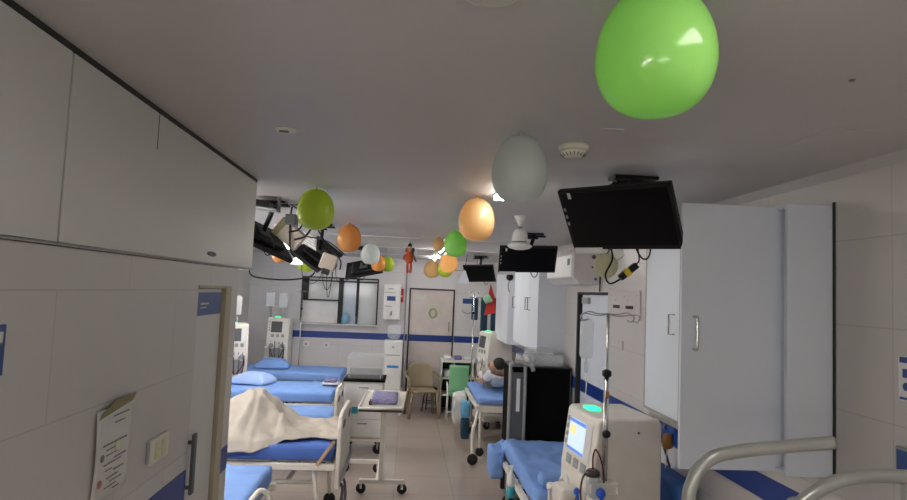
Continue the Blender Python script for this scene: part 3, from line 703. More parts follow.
bed('lower blue bed between the blanket bed and the pillow bed at left', -1.66, 7.35, 1.78, .62, .60, seed=5, footh=.30, head=False)
b3 = bed('left bed with beige blanket and cream footboard', -1.51, 5.6, 1.96, .88, .745, mats='sheetd', seed=9, footh=.25, amp=.004, fold=0)
b4 = bed('nearest left bed with plain blue sheet beside the corridor door', -1.80, 4.42, 1.72, .88, .675, seed=12, foot=False, mats='sheet', fold=.016)
# its fold-down white side loops
obj('side_loop', tube(B(), [(.78, -.36, .52), (.86, -.32, .66), (.91, -.28, .71), (.96, -.26, .65), (.94, -.31, .50)], .018, 10, smooth=6), M['creamw'], b4)
obj('side_loop', tube(B(), [(.88, -.42, .50), (.96, -.38, .66), (1.0, -.35, .62), (.97, -.41, .46)], .015, 10, smooth=6), M['dgrey'], b4)
# crank below the blanket bed
o = obj('crank_handle', tube(B(), [(.99, -.30, .42), (1.04, -.32, .38), (1.02, -.34, .24), (.93, -.36, .18), (.90, -.36, .10)], .014, 8, smooth=5), M['dgrey'], b3)
obj('crank_handle', tube(B(), [(.99, -.1, .42), (1.04, -.12, .36), (1.05, -.16, .22), (1.0, -.2, .18)], .012, 8, smooth=5), M['dgrey'], b3)
o = obj('wooden_lever', bx(-.014, .014, -.01, .01, -.12, .12), M['wood'], b3, rot=(0, .6, 0), loc=(.90, -.455, .69), bevel=.004)
p = thing('bed_step', 'low beige metal bed step with dark top under the blanket bed', 'step', (-1.02, 5.0, 0))
p.location = (-1.05, 5.05, .0)
b = B(); box(b, -.17, .17, -.14, .14, .18, .20); 
obj('step_top', b, M['dgrey'], p)
b = B(); box(b, -.19, .19, -.16, -.14, .17, .215); box(b, -.19, .19, .14, .16, .17, .215); box(b, -.19, -.17, -.14, .14, .17, .215); box(b, .17, .19, -.14, .14, .17, .215)
obj('rim', b, M['beige'], p)
for sx in (-1, 1):
    for sy in (-1, 1): obj('leg', tube(B(), [(sx*.18, sy*.15, .18), (sx*.19, sy*.155, 0)], .012, 8), M['beige'], p)

def pillow(label, x, y, z, rz, s=(.5, .34, .1), m='pillow'):
    o = thing('pillow', label, 'pillow', (x, y, z), rz)
    bm = soft(s[0], s[1], s[2], 22, 16, 4, .008, x, .03, 0)
    for v in bm.verts:
        u = max(abs(2*v.co.x/s[0]), abs(2*v.co.y/s[1])); f = 1-.75*min(1, u)**3
        v.co.z = s[2]/2+(v.co.z-s[2]/2)*f*1.15
        v.co.z -= s[2]*.42*min(1, u)**3
        v.co.z = max(v.co.z, .001)
    obj('pillowcase', bm, M[m], o); return o
pillow('blue pillow at the head of the farthest left bed', -2.06, 9.86, .757, .1, (.52, .42, .13), 'sheet')
pillow('pale lilac-blue pillow on the second bed from the end wall', -2.0, 8.42, .735, -.25, (.5, .40, .13))

# beige blanket heaped over raised knees on the bed b3
RID = ((-2.2, .90), (-1.95, .93), (-1.68, .95), (-1.54, 1.05), (-1.44, 1.105), (-1.34, 1.10), (-1.24, 1.01), (-1.12, .90), (-1.02, .835), (-.88, .815), (-.7, .82), (-.6, .80))
def blanket(u, v):
    x = -2.15 + 1.53*u; y = 5.11 + .96*v
    for (a, za), (b_, zb) in zip(RID, RID[1:]):
        if a <= x <= b_ or b_ == -.6: t = max(0, min(1, (x-a)/(b_-a))); t = t*t*(3-2*t)*.5+t*.5; zr = za+(zb-za)*t; break
    H = zr-.765; c = 5.66; hw = .50 if y < c else .36
    q = min(1, abs(y-c)/hw); prof = (1-q**1.6)**1.25 if H > .15 else (1-q**2)
    h = H*prof
    ang = math.atan2(y-c, x+1.40); rad = math.hypot(y-c, x+1.40)
    fo = math.sin(7*ang+1.2+2.5*noise.noise(Vector((x*3, y*3, 2))))*.045*min(1, rad*3.5)*min(1, h*7+.25)
    n = noise.noise(Vector((x*7, y*6, 3)))*.034+noise.noise(Vector((x*17, y*13, 1)))*.009
    z = .765+h+abs(n)*.9+max(0, fo)
    yo = y
    if v < .10:
        k = (.10-v)/.10; hang = 1 if x < -1.28 else max(0, 1-(x+1.28)*4)
        z -= .075*k*hang; yo = 5.11+.096*v*4+.014*math.sin(x*22)-.025*k*hang
    if x > -1.30: yo += .20*(1-v)*min(1, (x+1.30)*2.6)+.02*math.sin(x*14)*(1-v)
    return Vector((x, yo, z))
o = thing('blanket', 'crumpled beige blanket peaked over raised knees on the left bed', 'blanket', (-1.45, 5.6, .75))
bl = obj('blanket_cloth', sheet(lambda u, v: blanket(u, v)-Vector((-1.45, 5.6, .75)), 90, 60, .008), M['blanket'], o)
C.objects.unlink(bl); bpy.data.objects.remove(o)
bl.parent = None; C.objects.link(bl); bl.name = 'blanket'; bl.location = (-1.36, 5.6, .75)
tag(bl, 'crumpled beige blanket peaked over raised knees on the left bed', 'blanket')
p = thing('folded_cloth_tray', 'small white tray with folded purple cloth on the pillow bed', 'tray', (-.98, 8.42, .745))
obj('tray', bx(-.11, .12, -.09, .09, 0, .025), M['white'], p, bevel=.006); obj('cloth', soft(.17, .12, .04, 10, 8, 2, .01, 2, .012), M['purple'], p, loc=(0, 0, .025))

# right near bed
rb = bed('near right bed with blue sheet in front of the black cabinet', 1.32, 5.14, 1.60, .72, .66, PI/2, seed=20, foot=False, head=False, fold=.018, amp=.014)
o = obj('sheet_overhang', sheet(lambda u, v: Vector((.52+.28*u+.02*math.sin(v*7), .345+.06*math.sin(v*1.6)+.09*math.sin(v*PI)*u, .655-.33*v*(.6+.4*u)+.01*math.sin(u*9))), 14, 14, .02), M['sheet'], rb)
p = thing('blue_sheet_roll', 'bunched blue sheet hanging off the corner of the near right bed', 'sheet', (.89, 5.80, .35))
bm = soft(.13, .26, .27, 14, 16, 10, .03, 4, .035)
obj('cloth', bm, M['sheet'], p)
p = thing('rolled_sheet', 'purple-blue rolled cloth at the near end of the right bed beside the machine', 'roll', (1.17, 4.48, .665))
obj('roll', soft(.32, .16, .10, 16, 10, 5, .014, 3, .05), M['sheet'], p)
p = thing('spray_bottle', 'white spray bottle with teal base hanging on right bed rail', 'bottle', (.912, 5.05, .40))
obj('bottle', lathe(B(), [(.032, 0), (.036, .01), (.036, .09)], n=18), M['teal'], p)
obj('bottle_upper', lathe(B(), [(.036, .09), (.034, .16), (.014, .20), (.014, .225)], n=18), M['white'], p)
obj('spray_head', box(bx(-.04, .015, -.012, .012, .225, .255), -.036, -.028, -.004, .004, .18, .23), M['white'], p, bevel=.004)

# black cabinet and grey frame beside it
p = thing('black_cabinet', 'tall matt black cabinet standing behind the near right bed', 'cabinet', (1.38, 6.36, 0))
b = B(); box(b, -.305, .295, -.25, .25, .06, 1.315); obj('body', b, M['blackm'], p, bevel=.006)
obj('top_board', bx(-.31, .30, -.255, .255, 1.315, 1.33), M['black'], p, bevel=.003)
for x in (-.298, .293): obj('edge_strip', bx(x-.006, x+.006, -.256, -.25, .08, 1.30), M['dgrey'], p)
for sx in (-1, 1):
    for sy in (-1, 1): obj('foot', bx(sx*.28-.03, sx*.28+.03, sy*.2-.03, sy*.2+.03, 0, .06), M['rubber'], p)
p = thing('clear_tray', 'clear plastic box with lid on top of the black cabinet', 'box', (1.40, 6.36, 1.331))
b = B(); box(b, -.22, .22, -.15, .15, 0, .006); box(b, -.22, -.215, -.15, .15, .006, .10); box(b, .215, .22, -.15, .15, .006, .10); box(b, -.215, .215, -.15, -.145, .006, .10); box(b, -.215, .215, .145, .15, .006, .10)
obj('box_wall', b, M['clear'], p); obj('lid', bx(-.14, .12, -.1, .1, .10, .17), M['clear'], p, bevel=.01)

p = thing('push_frame', 'grey tubular push frame of a trolley at left side of the black cabinet', 'trolley', (1.125, 6.055, 0))
for x in (-.075, .075): obj('upright', tube(B(), [(x, 0, .08), (x, 0, 1.25), (x*.9, 0, 1.35), (x*.6, 0, 1.385)], .018, 10, smooth=4), M['greysteel'], p)
obj('handle', tube(B(), [(-.03, 0, 1.385), (.02, 0, 1.385), (.07, -.01, 1.37), (.13, -.02, 1.355), (.15, -.02, 1.30)], .022, 10, smooth=4), M['greysteel'], p)
obj('panel', bx(-.06, .06, -.008, .008, .25, 1.28), M['dgrey'], p, bevel=.004); obj('white_strip', bx(-.01, .025, -.012, -.008, .9, 1.22), M['white'], p)
obj('base_bar', bx(-.075, .075, -.03, .03, .09, .12), M['greysteel'], p)
for x in (-.075, .075): caster(p, x, 0, .04)

# far right bed with patient
fb = bed('far right bed with blue sheet where a patient rests', 1.28, 8.4, 1.45, .70, .735, PI/2, seed=30, foot=False, head=False, th=.08)
obj('support_strut', tube(B(), [(-.72, .34, .58), (-.80, .38, .45), (-.92, .42, .36), (-.98, .42, .1)], .022, 10, smooth=4), M['beige'], fb); caster(fb, -1.0, .42, .065, axis='X')
obj('side_board', bx(-.70, -.66, -.35, .35, .56, .64), M['creamw'], fb, bevel=.01)
p = thing('back_cushion', 'white inclined back pillow behind the patient on the far right bed', 'pillow', (1.37, 7.90, .90))
R0 = Matrix.Translation((0.03, 0, .02)) @ Matrix.Rotation(.55, 4, 'Y')
o = obj('cushion', soft(.10, .34, .46, 6, 16, 14, .012, 2, .05), M['wcloth'], p); o.matrix_local = R0

def skin(name, J, E_, m, parent=None, sub=2):
    me = bpy.data.meshes.new(name); me.from_pydata([j[:3] for j in J], E_, [])
    o = bpy.data.objects.new(name, me); C.objects.link(o)
    s = o.modifiers.new('skin', 'SKIN'); s.use_smooth_shade = True
    for i, j in enumerate(J):
        r = j[3]; me.skin_vertices[0].data[i].radius = (r, j[4] if len(j) > 4 else r)
    me.skin_vertices[0].data[0].use_root = True
    u = o.modifiers.new('sub', 'SUBSURF'); u.levels = sub; u.render_levels = sub
    dg = bpy.context.evaluated_depsgraph_get(); dg.update()
    nm = bpy.data.meshes.new_from_object(o.evaluated_get(dg)); bpy.data.objects.remove(o)
    o = bpy.data.objects.new(name, nm); C.objects.link(o); nm.materials.clear(); nm.materials.append(m)
    for q in nm.polygons: q.use_smooth = True
    if parent: o.parent = parent
    return o
# patient: origin at the hips; reclining towards +x, face turned up and to the aisle
p = thing('person', 'person in white clothes reclining on the far right bed with one forearm out', 'person', (1.25, 8.45, .87))
body = skin('body', [(0, 0, 0, .10, .11), (.03, -.16, .05, .11, .12), (.04, -.32, .12, .12, .11), (.02, -.39, .16, .055), (.0, -.43, .185, .045), (-.035, -.46, .21, .07), (-.06, -.47, .235, .06),
    (-.11, -.32, .11, .05), (-.16, -.20, .02, .042), (-.19, -.06, -.02, .036), (-.21, .05, -.03, .028), (-.21, .10, -.035, .026),
    (.16, -.28, .11, .05), (.19, -.12, .03, .042), (.12, .03, .06, .034), (.05, .07, .07, .026),
    (-.08, .10, -.02, .085), (-.10, .34, .0, .07), (-.11, .60, -.03, .055), (-.11, .66, .03, .03),
    (.09, .10, -.02, .085), (.08, .34, .0, .07), (.07, .60, -.03, .055), (.07, .66, .03, .03)],
    [(0, 1), (1, 2), (2, 3), (3, 4), (4, 5), (5, 6), (2, 7), (7, 8), (8, 9), (9, 10), (10, 11), (2, 12), (12, 13), (13, 14), (14, 15), (0, 16), (16, 17), (17, 18), (18, 19), (0, 20), (20, 21), (21, 22), (22, 23)], M['skin'], p)
def fingers(base, dirv, side, mname):
    b = B(); base = Vector(base); d = Vector(dirv).normalized(); s = Vector(side).normalized()
    for k, l in enumerate((.062, .070, .066, .052)):
        r = base+s*(k-1.5)*.017; tube(b, [r, r+d*l*.5+Vector((0, 0, .004)), r+d*l+Vector((0, 0, -.012))], .0075, 8, smooth=3)
    r = base-s*.03-d*.045; tube(b, [r, r+d*.03-s*.018, r+d*.055-s*.02], .009, 8, smooth=3)
    return obj('fingers', b, M[mname], p)
fingers((-.21, .115, -.035), (0, 1, -.1), (1, 0, 0), 'skin'); fingers((.04, .085, .07), (-.4, 1, -.1), (1, .3, 0), 'skin')
ft = B(); hc = Vector((-.05, -.465, .235))
def ell(bm, c, r, n=14):
    m_ = Matrix.Translation(c) @ Matrix.Diagonal((*r, 1)); bmesh.ops.create_uvsphere(bm, u_segments=n, v_segments=n-2, radius=1, matrix=m_)
    for f in bm.faces: f.smooth = True
    return bm
hr = B(); ell(hr, hc+Vector((.03, -.015, .035)), (.088, .085, .082)); obj('hair', hr, M['hair'], p)
fc = B(); ell(fc, hc+Vector((-.022, .012, .0)), (.076, .074, .088)); ell(fc, hc+Vector((-.10, .03, .0)), (.016, .014, .02), 8); ell(fc, hc+Vector((.0, .085, .0)), (.018, .010, .028), 8)
obj('face', fc, M['skin'], p)
ey = B(); ell(ey, hc+Vector((-.088, .052, .022)), (.008, .010, .007), 8); ell(ey, hc+Vector((-.094, -.004, .022)), (.008, .010, .007), 8); obj('eyes', ey, M['hair'], p)
mo = B(); ell(mo, hc+Vector((-.088, .026, -.045)), (.010, .022, .005), 8); obj('mouth', mo, mat('lip', (.30, .10, .08), .5), p)
sh = skin('shirt', [(0, -.02, 0, .115, .125), (.03, -.16, .05, .14, .145), (.04, -.31, .115, .15, .14), (.025, -.375, .15, .085), (-.11, -.315, .11, .075), (-.155, -.21, .03, .06), (.16, -.275, .11, .075), (.185, -.14, .04, .06)],
    [(0, 1), (1, 2), (2, 3), (2, 4), (4, 5), (2, 6), (6, 7)], M['wcloth'], p)
tr = skin('trousers', [(0, .02, 0, .12), (-.08, .12, -.01, .098), (-.10, .34, .01, .08), (-.11, .58, -.01, .065), (.09, .12, -.01, .098), (.08, .34, .01, .08), (.07, .58, -.01, .065)],
    [(0, 1), (1, 2), (2, 3), (0, 4), (4, 5), (5, 6)], M['wcloth'], p)
p.scale = (1, 1, 1)
p = thing('waste_bag', 'white cloth bag hanging at the aisle side of the far right bed', 'bag', (.80, 8.75, .22))
obj('bag', soft(.18, .34, .40, 10, 16, 12, .05, 6, .03), M['wcloth'], p)
p = thing('blue_bag', 'blue and dark bag hanging at the aisle side of the far right bed', 'bag', (.82, 8.05, .20))
obj('upper', soft(.12, .16, .22, 8, 8, 6, .015, 7, .04), mat('sky_blue_bag', (.12, .38, .62), .6), p, loc=(0, 0, .22)); obj('lower', soft(.11, .16, .26, 8, 8, 6, .015, 8, .03), M['dteal'], p, loc=(0, 0, -.04))

# ------------------------------------------------------------------ dialysis machines (front faces local -x)
def machine(label, x, y, rz, top=1.40, w=.47, d=.38, lit=True, pole=False):
    p = thing('dialysis_machine', label, 'dialysis machine', (x, y, 0), rz)
    z0 = .22
    b = B(); prism(b, [(-d/2-.03, z0), (d/2, z0), (d/2, top-.03), (d/2-.02, top), (-d/2+.03, top), (-d/2+.01, top-.02), (-d/2-.03, top-.34)], 'Y', -w/2, w/2)
    o = obj('housing', b, M['beige'], p, bevel=.014)
    def F(y, z, off=0):      # point on the sloping front face
        t = (top-.02-z)/.32; t = min(1, max(0, t)); return Vector((-d/2+.01-.04*t-off, y, z))
    def plate(nm, y0, y1, za, zb, m, off=.003, par=None):
        bm = B(); A = [F(y0, za, off), F(y1, za, off), F(y1, zb, off), F(y0, zb, off)]; D = [F(y0, za, -.004), F(y1, za, -.004), F(y1, zb, -.004), F(y0, zb, -.004)]
        va = [bm.verts.new(v) for v in A]; vd = [bm.verts.new(v) for v in D]
        fs = [bm.faces.new(va), bm.faces.new(vd[::-1])]+[bm.faces.new((va[i], vd[i], vd[(i+1) % 4], va[(i+1) % 4])) for i in range(4)]
        bmesh.ops.recalc_face_normals(bm, faces=fs); return obj(nm, bm, M[m], par or p)
    sc = plate('screen_bezel', -w*.36, w*.36, top-.26, top-.05, 'white', .004)
    if not lit: plate('screen', -w*.18, w*.32, top-.245, top-.065, 'dgrey', .007, sc)
    if lit: plate('screen', -w*.18, w*.32, top-.245, top-.065, 'lcd', .007, sc); plate('screen_bar', -w*.18, w*.32, top-.085, top-.066, 'lcdb', .009, sc); plate('screen_bar', -w*.18, w*.32, top-.244, top-.228, 'lcdb', .009, sc); plate('screen_block', w*.10, w*.28, top-.15, top-.10, 'lcdy', .009, sc)
    for k in range(4): plate('side_key', w*.36, w*.42, top-.09-.045*k, top-.065-.045*k, 'grey', .006)
    for k in range(3): plate('keypad', -w*.30+k*w*.23, -w*.16+k*w*.23, top-.325, top-.275, 'grey', .006)
    lm = B(); box(lm, -d/2+.05, -d/2+.12, -w*.02, w*.22, top-.002, top+.014); obj('status_lamp', lm, M['led'], p, bevel=.006)
    obj('side_screw', lathe(B(), [(.007, -.002), (.007, 0)], (d/2-.14, -w/2, top-.075), 12, 'Y'), M['dgrey'], p)
    for k, yy in enumerate((-w*.25, w*.25)):
        o = obj('pump', lathe(B(), [(.055, -.03), (.06, 0)], (-d/2-.03, yy, top-.46), 20, 'X'), M['white'], p); obj('pump_rotor', lathe(B(), [(.035, -.045), (.04, -.03)], (-d/2-.03, yy, top-.46), 16, 'X'), M['grey'], o)
    obj('tubing', tube(B(), [(-d/2-.06, -w*.25, top-.40), (-d/2-.09, -w*.30, top-.55), (-d/2-.08, 0, top-.7), (-d/2-.08, w*.2, top-.6), (-d/2-.07, w*.25, top-.5)], .006, 8, smooth=6), M['blood'], p)
    dz = obj('dialyzer', lathe(B(), [(.03, 0), (.03, .03), (.022, .035), (.022, .225), (.03, .23), (.03, .26)], (-d/2-.09, w/2-.02, top-.74), 16), M['white'], p)
    b = B(); box(b, -d/2-.06, d/2+.03, -w/2-.02, w/2+.02, .12, .22); obj('base', b, M['beige'], p, bevel=.015)
    for sx in (-1, 1):
        for sy in (-1, 1): caster(p, sx*(d/2-.01), sy*(w/2-.03), .055)
    if pole:
        pl = obj('infusion_pole', tube(B(), [(d/2-.03, w/2+.02, .2), (d/2-.03, w/2+.02, top+.42)], .009, 8), M['steel'], p)
        obj('hook', tube(B(), [(d/2-.11, w/2+.02, top+.40), (d/2-.10, w/2+.02, top+.42), (d/2+.04, w/2+.02, top+.42), (d/2+.05, w/2+.02, top+.40)], .004, 6, smooth=3), M['steel'], pl)
        lg = B(); box(lg, -d/2-.034, -d/2-.03, -w*.34, w*.34, top-.70, top-.50); obj('valve_panel', lg, M['grey'], p)
        for k in range(4): obj('tubing', tube(B(), [(-d/2-.04, -w*.3+k*w*.2, top-.40), (-d/2-.07, -w*.35+k*w*.22, top-.55), (-d/2-.04, -w*.25+k*w*.15, top-.72)], .006, 6, smooth=5), M['dgrey' if k % 2 else 'blood'], p)
    return p, F
mp, F = machine('large cream dialysis machine with lit screen at the near right', 1.225, 3.55, .10, 1.395)
# front bottle, blue knobs, dark tubing of the near machine
bt = obj('drip_bottle', lathe(B(), [(.024, .0), (.034, .01), (.034, .10), (.03, .11)], (-.235, -.29, 1.0), 18), M['ivbag'], mp)
obj('bottle_cap', lathe(B(), [(.038, .11), (.04, .12), (.036, .135), (.022, .145)], (-.235, -.29, 1.0), 18), M['brown'], bt)
obj('tubing', tube(B(), [(-.235, -.29, 1.14), (-.235, -.29, 1.21), (-.22, -.29, 1.245), (-.19, -.30, 1.18), (-.18, -.31, 1.09), (-.19, -.31, .93)], .0045, 8, smooth=7), M['blood'], mp)
obj('tubing', tube(B(), [(-.26, -.29, 1.13), (-.29, -.29, 1.10), (-.30, -.29, 1.02), (-.28, -.29, .9)], .005, 8, smooth=7), M['blood'], mp)
for (x, y, z, r) in ((-.31, -.26, 1.02, .017), (-.205, -.33, 1.03, .026)):
    b = B(); ell(b, Vector((x, y, z)), (r, r, r*1.1)); tube(b, [(x, y, z), (x+.01, y, z-.05)], r*.45, 8); obj('blue_knob', b, M['bluek'], mp)
b = B(); box(b, -.35, -.25, -.14, .04, .88, .99); obj('pump_cover', b, M['creamw'], mp, bevel=.03)
b = B(); box(b, -.36, -.20, -.33, -.236, .88, .92); obj('holder_arm', b, M['creamw'], mp, bevel=.012)
b = B(); box(b, -.26, -.10, -.32, -.237, 1.02, 1.08); obj('pole_bracket', b, M['creamw'], mp, bevel=.01)
# pole with hooks (part of its machine)
pl = obj('infusion_pole', tube(B(), [(-.16, -.27, 1.03), (-.16, -.27, 1.97)], .009, 12), M['steel'], mp)
obj('outer_tube', tube(B(), [(-.16, -.27, 1.03), (-.16, -.27, 1.63)], .0145, 14), M['steel'], pl)
obj('brass_label', bx(-.17, -.15, -.286, -.284, 1.515, 1.55), M['amber'], pl)
obj('clamp_knob', lathe(B(), [(.010, -.022), (.026, -.012), (.026, .012), (.010, .022)], (-.16, -.27, 1.645), 10), M['black'], pl)
b = B(); ell(b, Vector((-.16, -.282, 1.325)), (.024, .02, .022)); obj('clamp_knob', b, M['black'], pl)
for s, e in ((-1, .10), (1, .10)):
    for t in (0, 1):
        obj('hook', tube(B(), [(-.16, -.27, 1.965), (-.16+s*.06, -.27-t*.01, 1.965-t*.01), (-.16+s*(.11+.03*t), -.27-t*.03, 1.975-t*.01), (-.16+s*(.15+.02*t), -.27-t*.03, 1.955), (-.16+s*(.14+.02*t), -.27-t*.02, 1.925), (-.16+s*(.11+.02*t), -.27-t*.02, 1.935)], .003, 8, smooth=6), M['steel'], pl)
machine('cream dialysis machine with green light at left between the far beds', -2.45, 9.08, PI*.62, 1.47, w=.32, d=.32, lit=False, pole=True)
machine('cream dialysis machine against the end wall, left corner', -2.13, 10.62, PI/2, 1.50, w=.36, d=.34, lit=False, pole=True)
machine('cream dialysis machine behind the patient on far right bed', 1.40, 9.55, .25, 1.45, lit=False)

def iv_stand(label, x, y, h=1.95):
    p = thing('infusion_stand', label, 'stand', (x, y, 0))
    obj('pole', tube(B(), [(0, 0, .1), (0, 0, h)], .011, 10), M['steel'], p)
    obj('clamp', lathe(B(), [(.01, -.02), (.022, -.01), (.022, .01), (.01, .02)], (0, 0, h*.85), 10), M['black'], p)
    for k in range(4):
        a = k*PI/2+.6; obj('foot', tube(B(), [(0, 0, .12), (  .11*math.cos(a), .11*math.sin(a), .03)], .012, 8), M['steel'], p)
        obj('hook', tube(B(), [(0, 0, h), (.07*math.cos(a), .07*math.sin(a), h+.01), (.09*math.cos(a), .09*math.sin(a), h-.02)], .004, 6, smooth=3), M['steel'], p)
    return p
def ivbag(label, x, y, ztop, h=.22, w=.1, line=.3, rz=0, tint='ivbag'):
    p = thing('infusion_bag', label, 'infusion bag', (x, y, ztop), rz)
    bm = soft(w, .035, h, 10, 5, 12, .003, x, .016)
    for v in bm.verts: v.co.z -= h+.02
    obj('bag', bm, M[tint], p)
    obj('hanger', tube(B(), [(-.012, 0, -.022), (-.008, 0, 0), (.008, 0, 0), (.012, 0, -.022)], .003, 6, smooth=4), M['white'], p)
    obj('drip_chamber', lathe(B(), [(.005, -h-.10), (.011, -h-.09), (.011, -h-.05), (.004, -h-.02)], (0, 0, 0), 12), M['clear'], p)
    if line: obj('drip_line', tube(B(), [(0, 0, -h-.1), (.005, 0, -h-.1-line*.5), (.0, .01, -h-.1-line)], .0028, 6, smooth=5), M['white'], p)
    return p
ivbag('clear infusion bag hanging from pole of the near dialysis machine', 1.035, 3.46, 1.945, .22, .08, .16)
iv_stand('steel infusion stand at left corner machine', -1.80, 10.66)
ivbag('white infusion bag above the left green-lit machine', -2.38, 8.86, 1.88, .26, .10, .12, tint='wcloth')
ivbag('clear bag with blue band above the left corner machine, left of two', -2.28, 10.4, 1.94, .24, .14, .1)
ivbag('clear bag above the left corner machine, right of two', -2.06, 10.38, 1.93, .24, .14, .1)
p = thing('red_flowers', 'small red artificial flowers behind the left door frame', 'flowers', (-2.42, 8.95, 1.0))
p.location = (-2.48, 8.66, .735)
b = B()
random.seed(5)
for k in range(9): ell(b, Vector((random.uniform(-.06, .06), random.uniform(-.05, .05), random.uniform(.20, .34))), (.025, .025, .02), 8)
obj('petals', b, M['red'], p); b = B()
for k in range(5): tube(b, [(0, 0, .08), (random.uniform(-.05, .05), random.uniform(-.04, .04), .25)], .004, 6)
obj('stems', b, M['leaf'], p); obj('vase', lathe(B(), [(.03, 0), (.04, .04), (.025, .11)], n=14), M['white'], p)

# blue recliner behind the near machine
M['recl'] = mat('blue_upholstery', (.05, .17, .52), .6)
p = thing('blue_recliner', 'dark blue upholstered chair back between near machine and right wall', 'chair', (1.53, 3.98, 0))
p.location = (1.52, 3.62, 0)
obj('backrest', soft(.14, .46, .52, 8, 14, 12, .006, 1, .05), M['recl'], p, loc=(.09, 0, .52)); obj('seat', soft(.18, .44, .12, 10, 10, 3, .005, 2, .04), M['recl'], p, loc=(.06, 0, .38))
b = B(); box(b, -.03, .16, -.22, -.18, .33, .38); box(b, -.03, .16, .18, .22, .33, .38); obj('frame', b, M['steel'], p)
for sx in (-.01, .14):
    for sy in (-.2, .2): obj('leg', tube(B(), [(sx, sy, .35), (sx, sy, 0)], .013, 8), M['steel'], p)

# ------------------------------------------------------------------ overbed table, cart, water cooler, chairs
p = thing('overbed_table', 'cream overbed table on a single column with black casters', 'table', (-.21, 6.65, 0))
b = B(); prism(b, [(-.22, -.50), (.21, -.50), (.24, .52), (-.20, .52)], 'Z', .845, .865)
obj('tabletop', b, M['creamw'], p, bevel=.004)
b = B()
for (x0, y0, x1, y1) in ((-.22, -.50, .21, -.50), (.21, -.50, .24, .52), (.24, .52, -.20, .52), (-.20, .52, -.22, -.50)): tube(b, [(x0, y0, .87), (x1, y1, .87)], .012, 8)
obj('raised_rim', b, M['creamw'], p); obj('front_edge', bx(-.22, .21, -.514, -.502, .838, .858), M['brown'], p)
obj('column', bx(.0, .045, -.36, -.31, .12, .845), M['greysteel'] if 0 else M['beige'], p, bevel=.004)
b = B(); box(b, -.19, .26, -.36, -.31, .10, .14); box(b, -.42, -.0, .34, .39, .10, .14); box(b, -.03, .01, -.31, .34, .105, .135); obj('base', b, M['beige'], p, bevel=.005)
for x, y in ((-.17, -.335), (.24, -.335), (-.40, .365), (-.04, .365)): caster(p, x, y, .05)
p = thing('packed_tray', 'clear tray holding folded purple-grey cloth on the overbed table', 'tray', (-.19, 6.62, .867))
obj('cloth', soft(.27, .50, .06, 16, 18, 3, .022, 5, .02), M['purple'], p, loc=(0, -.02, .004)); obj('film', soft(.29, .54, .085, 12, 12, 3, .01, 6, .025), M['thinfilm'], p, loc=(0, 0, .002))
obj('tray', bx(-.15, .15, -.27, .27, 0, .003), M['white'], p)
tag(obj('small_bottle', lathe(B(), [(.014, 0), (.015, .035), (.006, .045), (.006, .06)], (-.33, 6.35, .867), 12), M['brown']), 'tiny brown bottle at near left corner of the overbed table', 'bottle')

p = thing('equipment_cart', 'white equipment cart with black top edge behind the overbed table', 'cart', (-.49, 8.0, 0))
b = B(); box(b, -.24, .24, -.25, .25, .20, .885); obj('body', b, M['creamw'], p, bevel=.008)
obj('top', bx(-.26, .26, -.28, .27, .888, .912), M['blackm'], p, bevel=.004)
for z0, z1 in ((.22, .42), (.43, .63), (.64, .86)):
    o = obj('drawer', bx(-.225, .225, -.262, -.25, z0, z1), M['white'], p, bevel=.004); obj('drawer_handle', bx(-.06, .06, -.272, -.262, z1-.05, z1-.035), M['grey'], o)
for sx in (-1, 1):
    for sy in (-1, 1): caster(p, sx*.2, sy*.2, .06)
obj('base_bar', bx(-.24, .24, -.255, .25, .155, .195), M['beige'], p)
obj('teal_tag', bx(-.16, -.06, -.275, -.264, .50, .58), M['teal'], p)
p = thing('covered_machine', 'grey instrument under a clear plastic cover on the equipment cart', 'instrument', (-.49, 8.0, .915))
obj('instrument_body', prism(B(), [(-.2, 0), (.2, 0), (.2, .06), (-.2, .14)], 'X', -.19, .20), M['grey'], p, bevel=.01)
obj('black_front', bx(-.18, .19, -.215, -.202, .005, .055), M['dgrey'], p, bevel=.004)
o = obj('plastic_cover', soft(.46, .48, .29, 16, 16, 8, .008, 9, .02), M['film'], p)

p = thing('water_cooler', 'slim white water cooler with blue strip left of the far door', 'water cooler', (-.20, 10.35, .40))
obj('body', bx(-.15, .15, -.15, .15, 0, .80), M['white'], p, bevel=.012); obj('blue_strip', bx(-.09, .10, -.153, -.15, .36, .40), mat('bright_blue_strip', (.03, .25, .65), .4), p)
obj('tap_recess', bx(-.12, .12, -.152, -.15, .56, .575), M['grey'], p); obj('knob', lathe(B(), [(.015, -.02), (.018, 0)], (0, -.15, .70), 12, 'Y'), M['grey'], p)
p.children[-1].name = 'knob'
p2 = thing('cooler_stand', 'low cream stand under the white water cooler', 'stand', (-.20, 10.35, 0))
obj('stand_top', bx(-.18, .18, -.17, .17, .36, .398), M['beige'], p2, bevel=.005)
for sx in (-1, 1):
    for sy in (-1, 1): obj('leg', bx(sx*.15-.02, sx*.15+.02, sy*.14-.02, sy*.14+.02, 0, .36), M['beige'], p2)
p = tag(obj('water_bottle', lathe(B(), [(.03, 1.2), (.10, 1.24), (.12, 1.30), (.12, 1.42), (.10, 1.46)], (-.2, 10.42, 0), 20), M['clear']), 'clear bottle on top of the white water cooler', 'bottle')

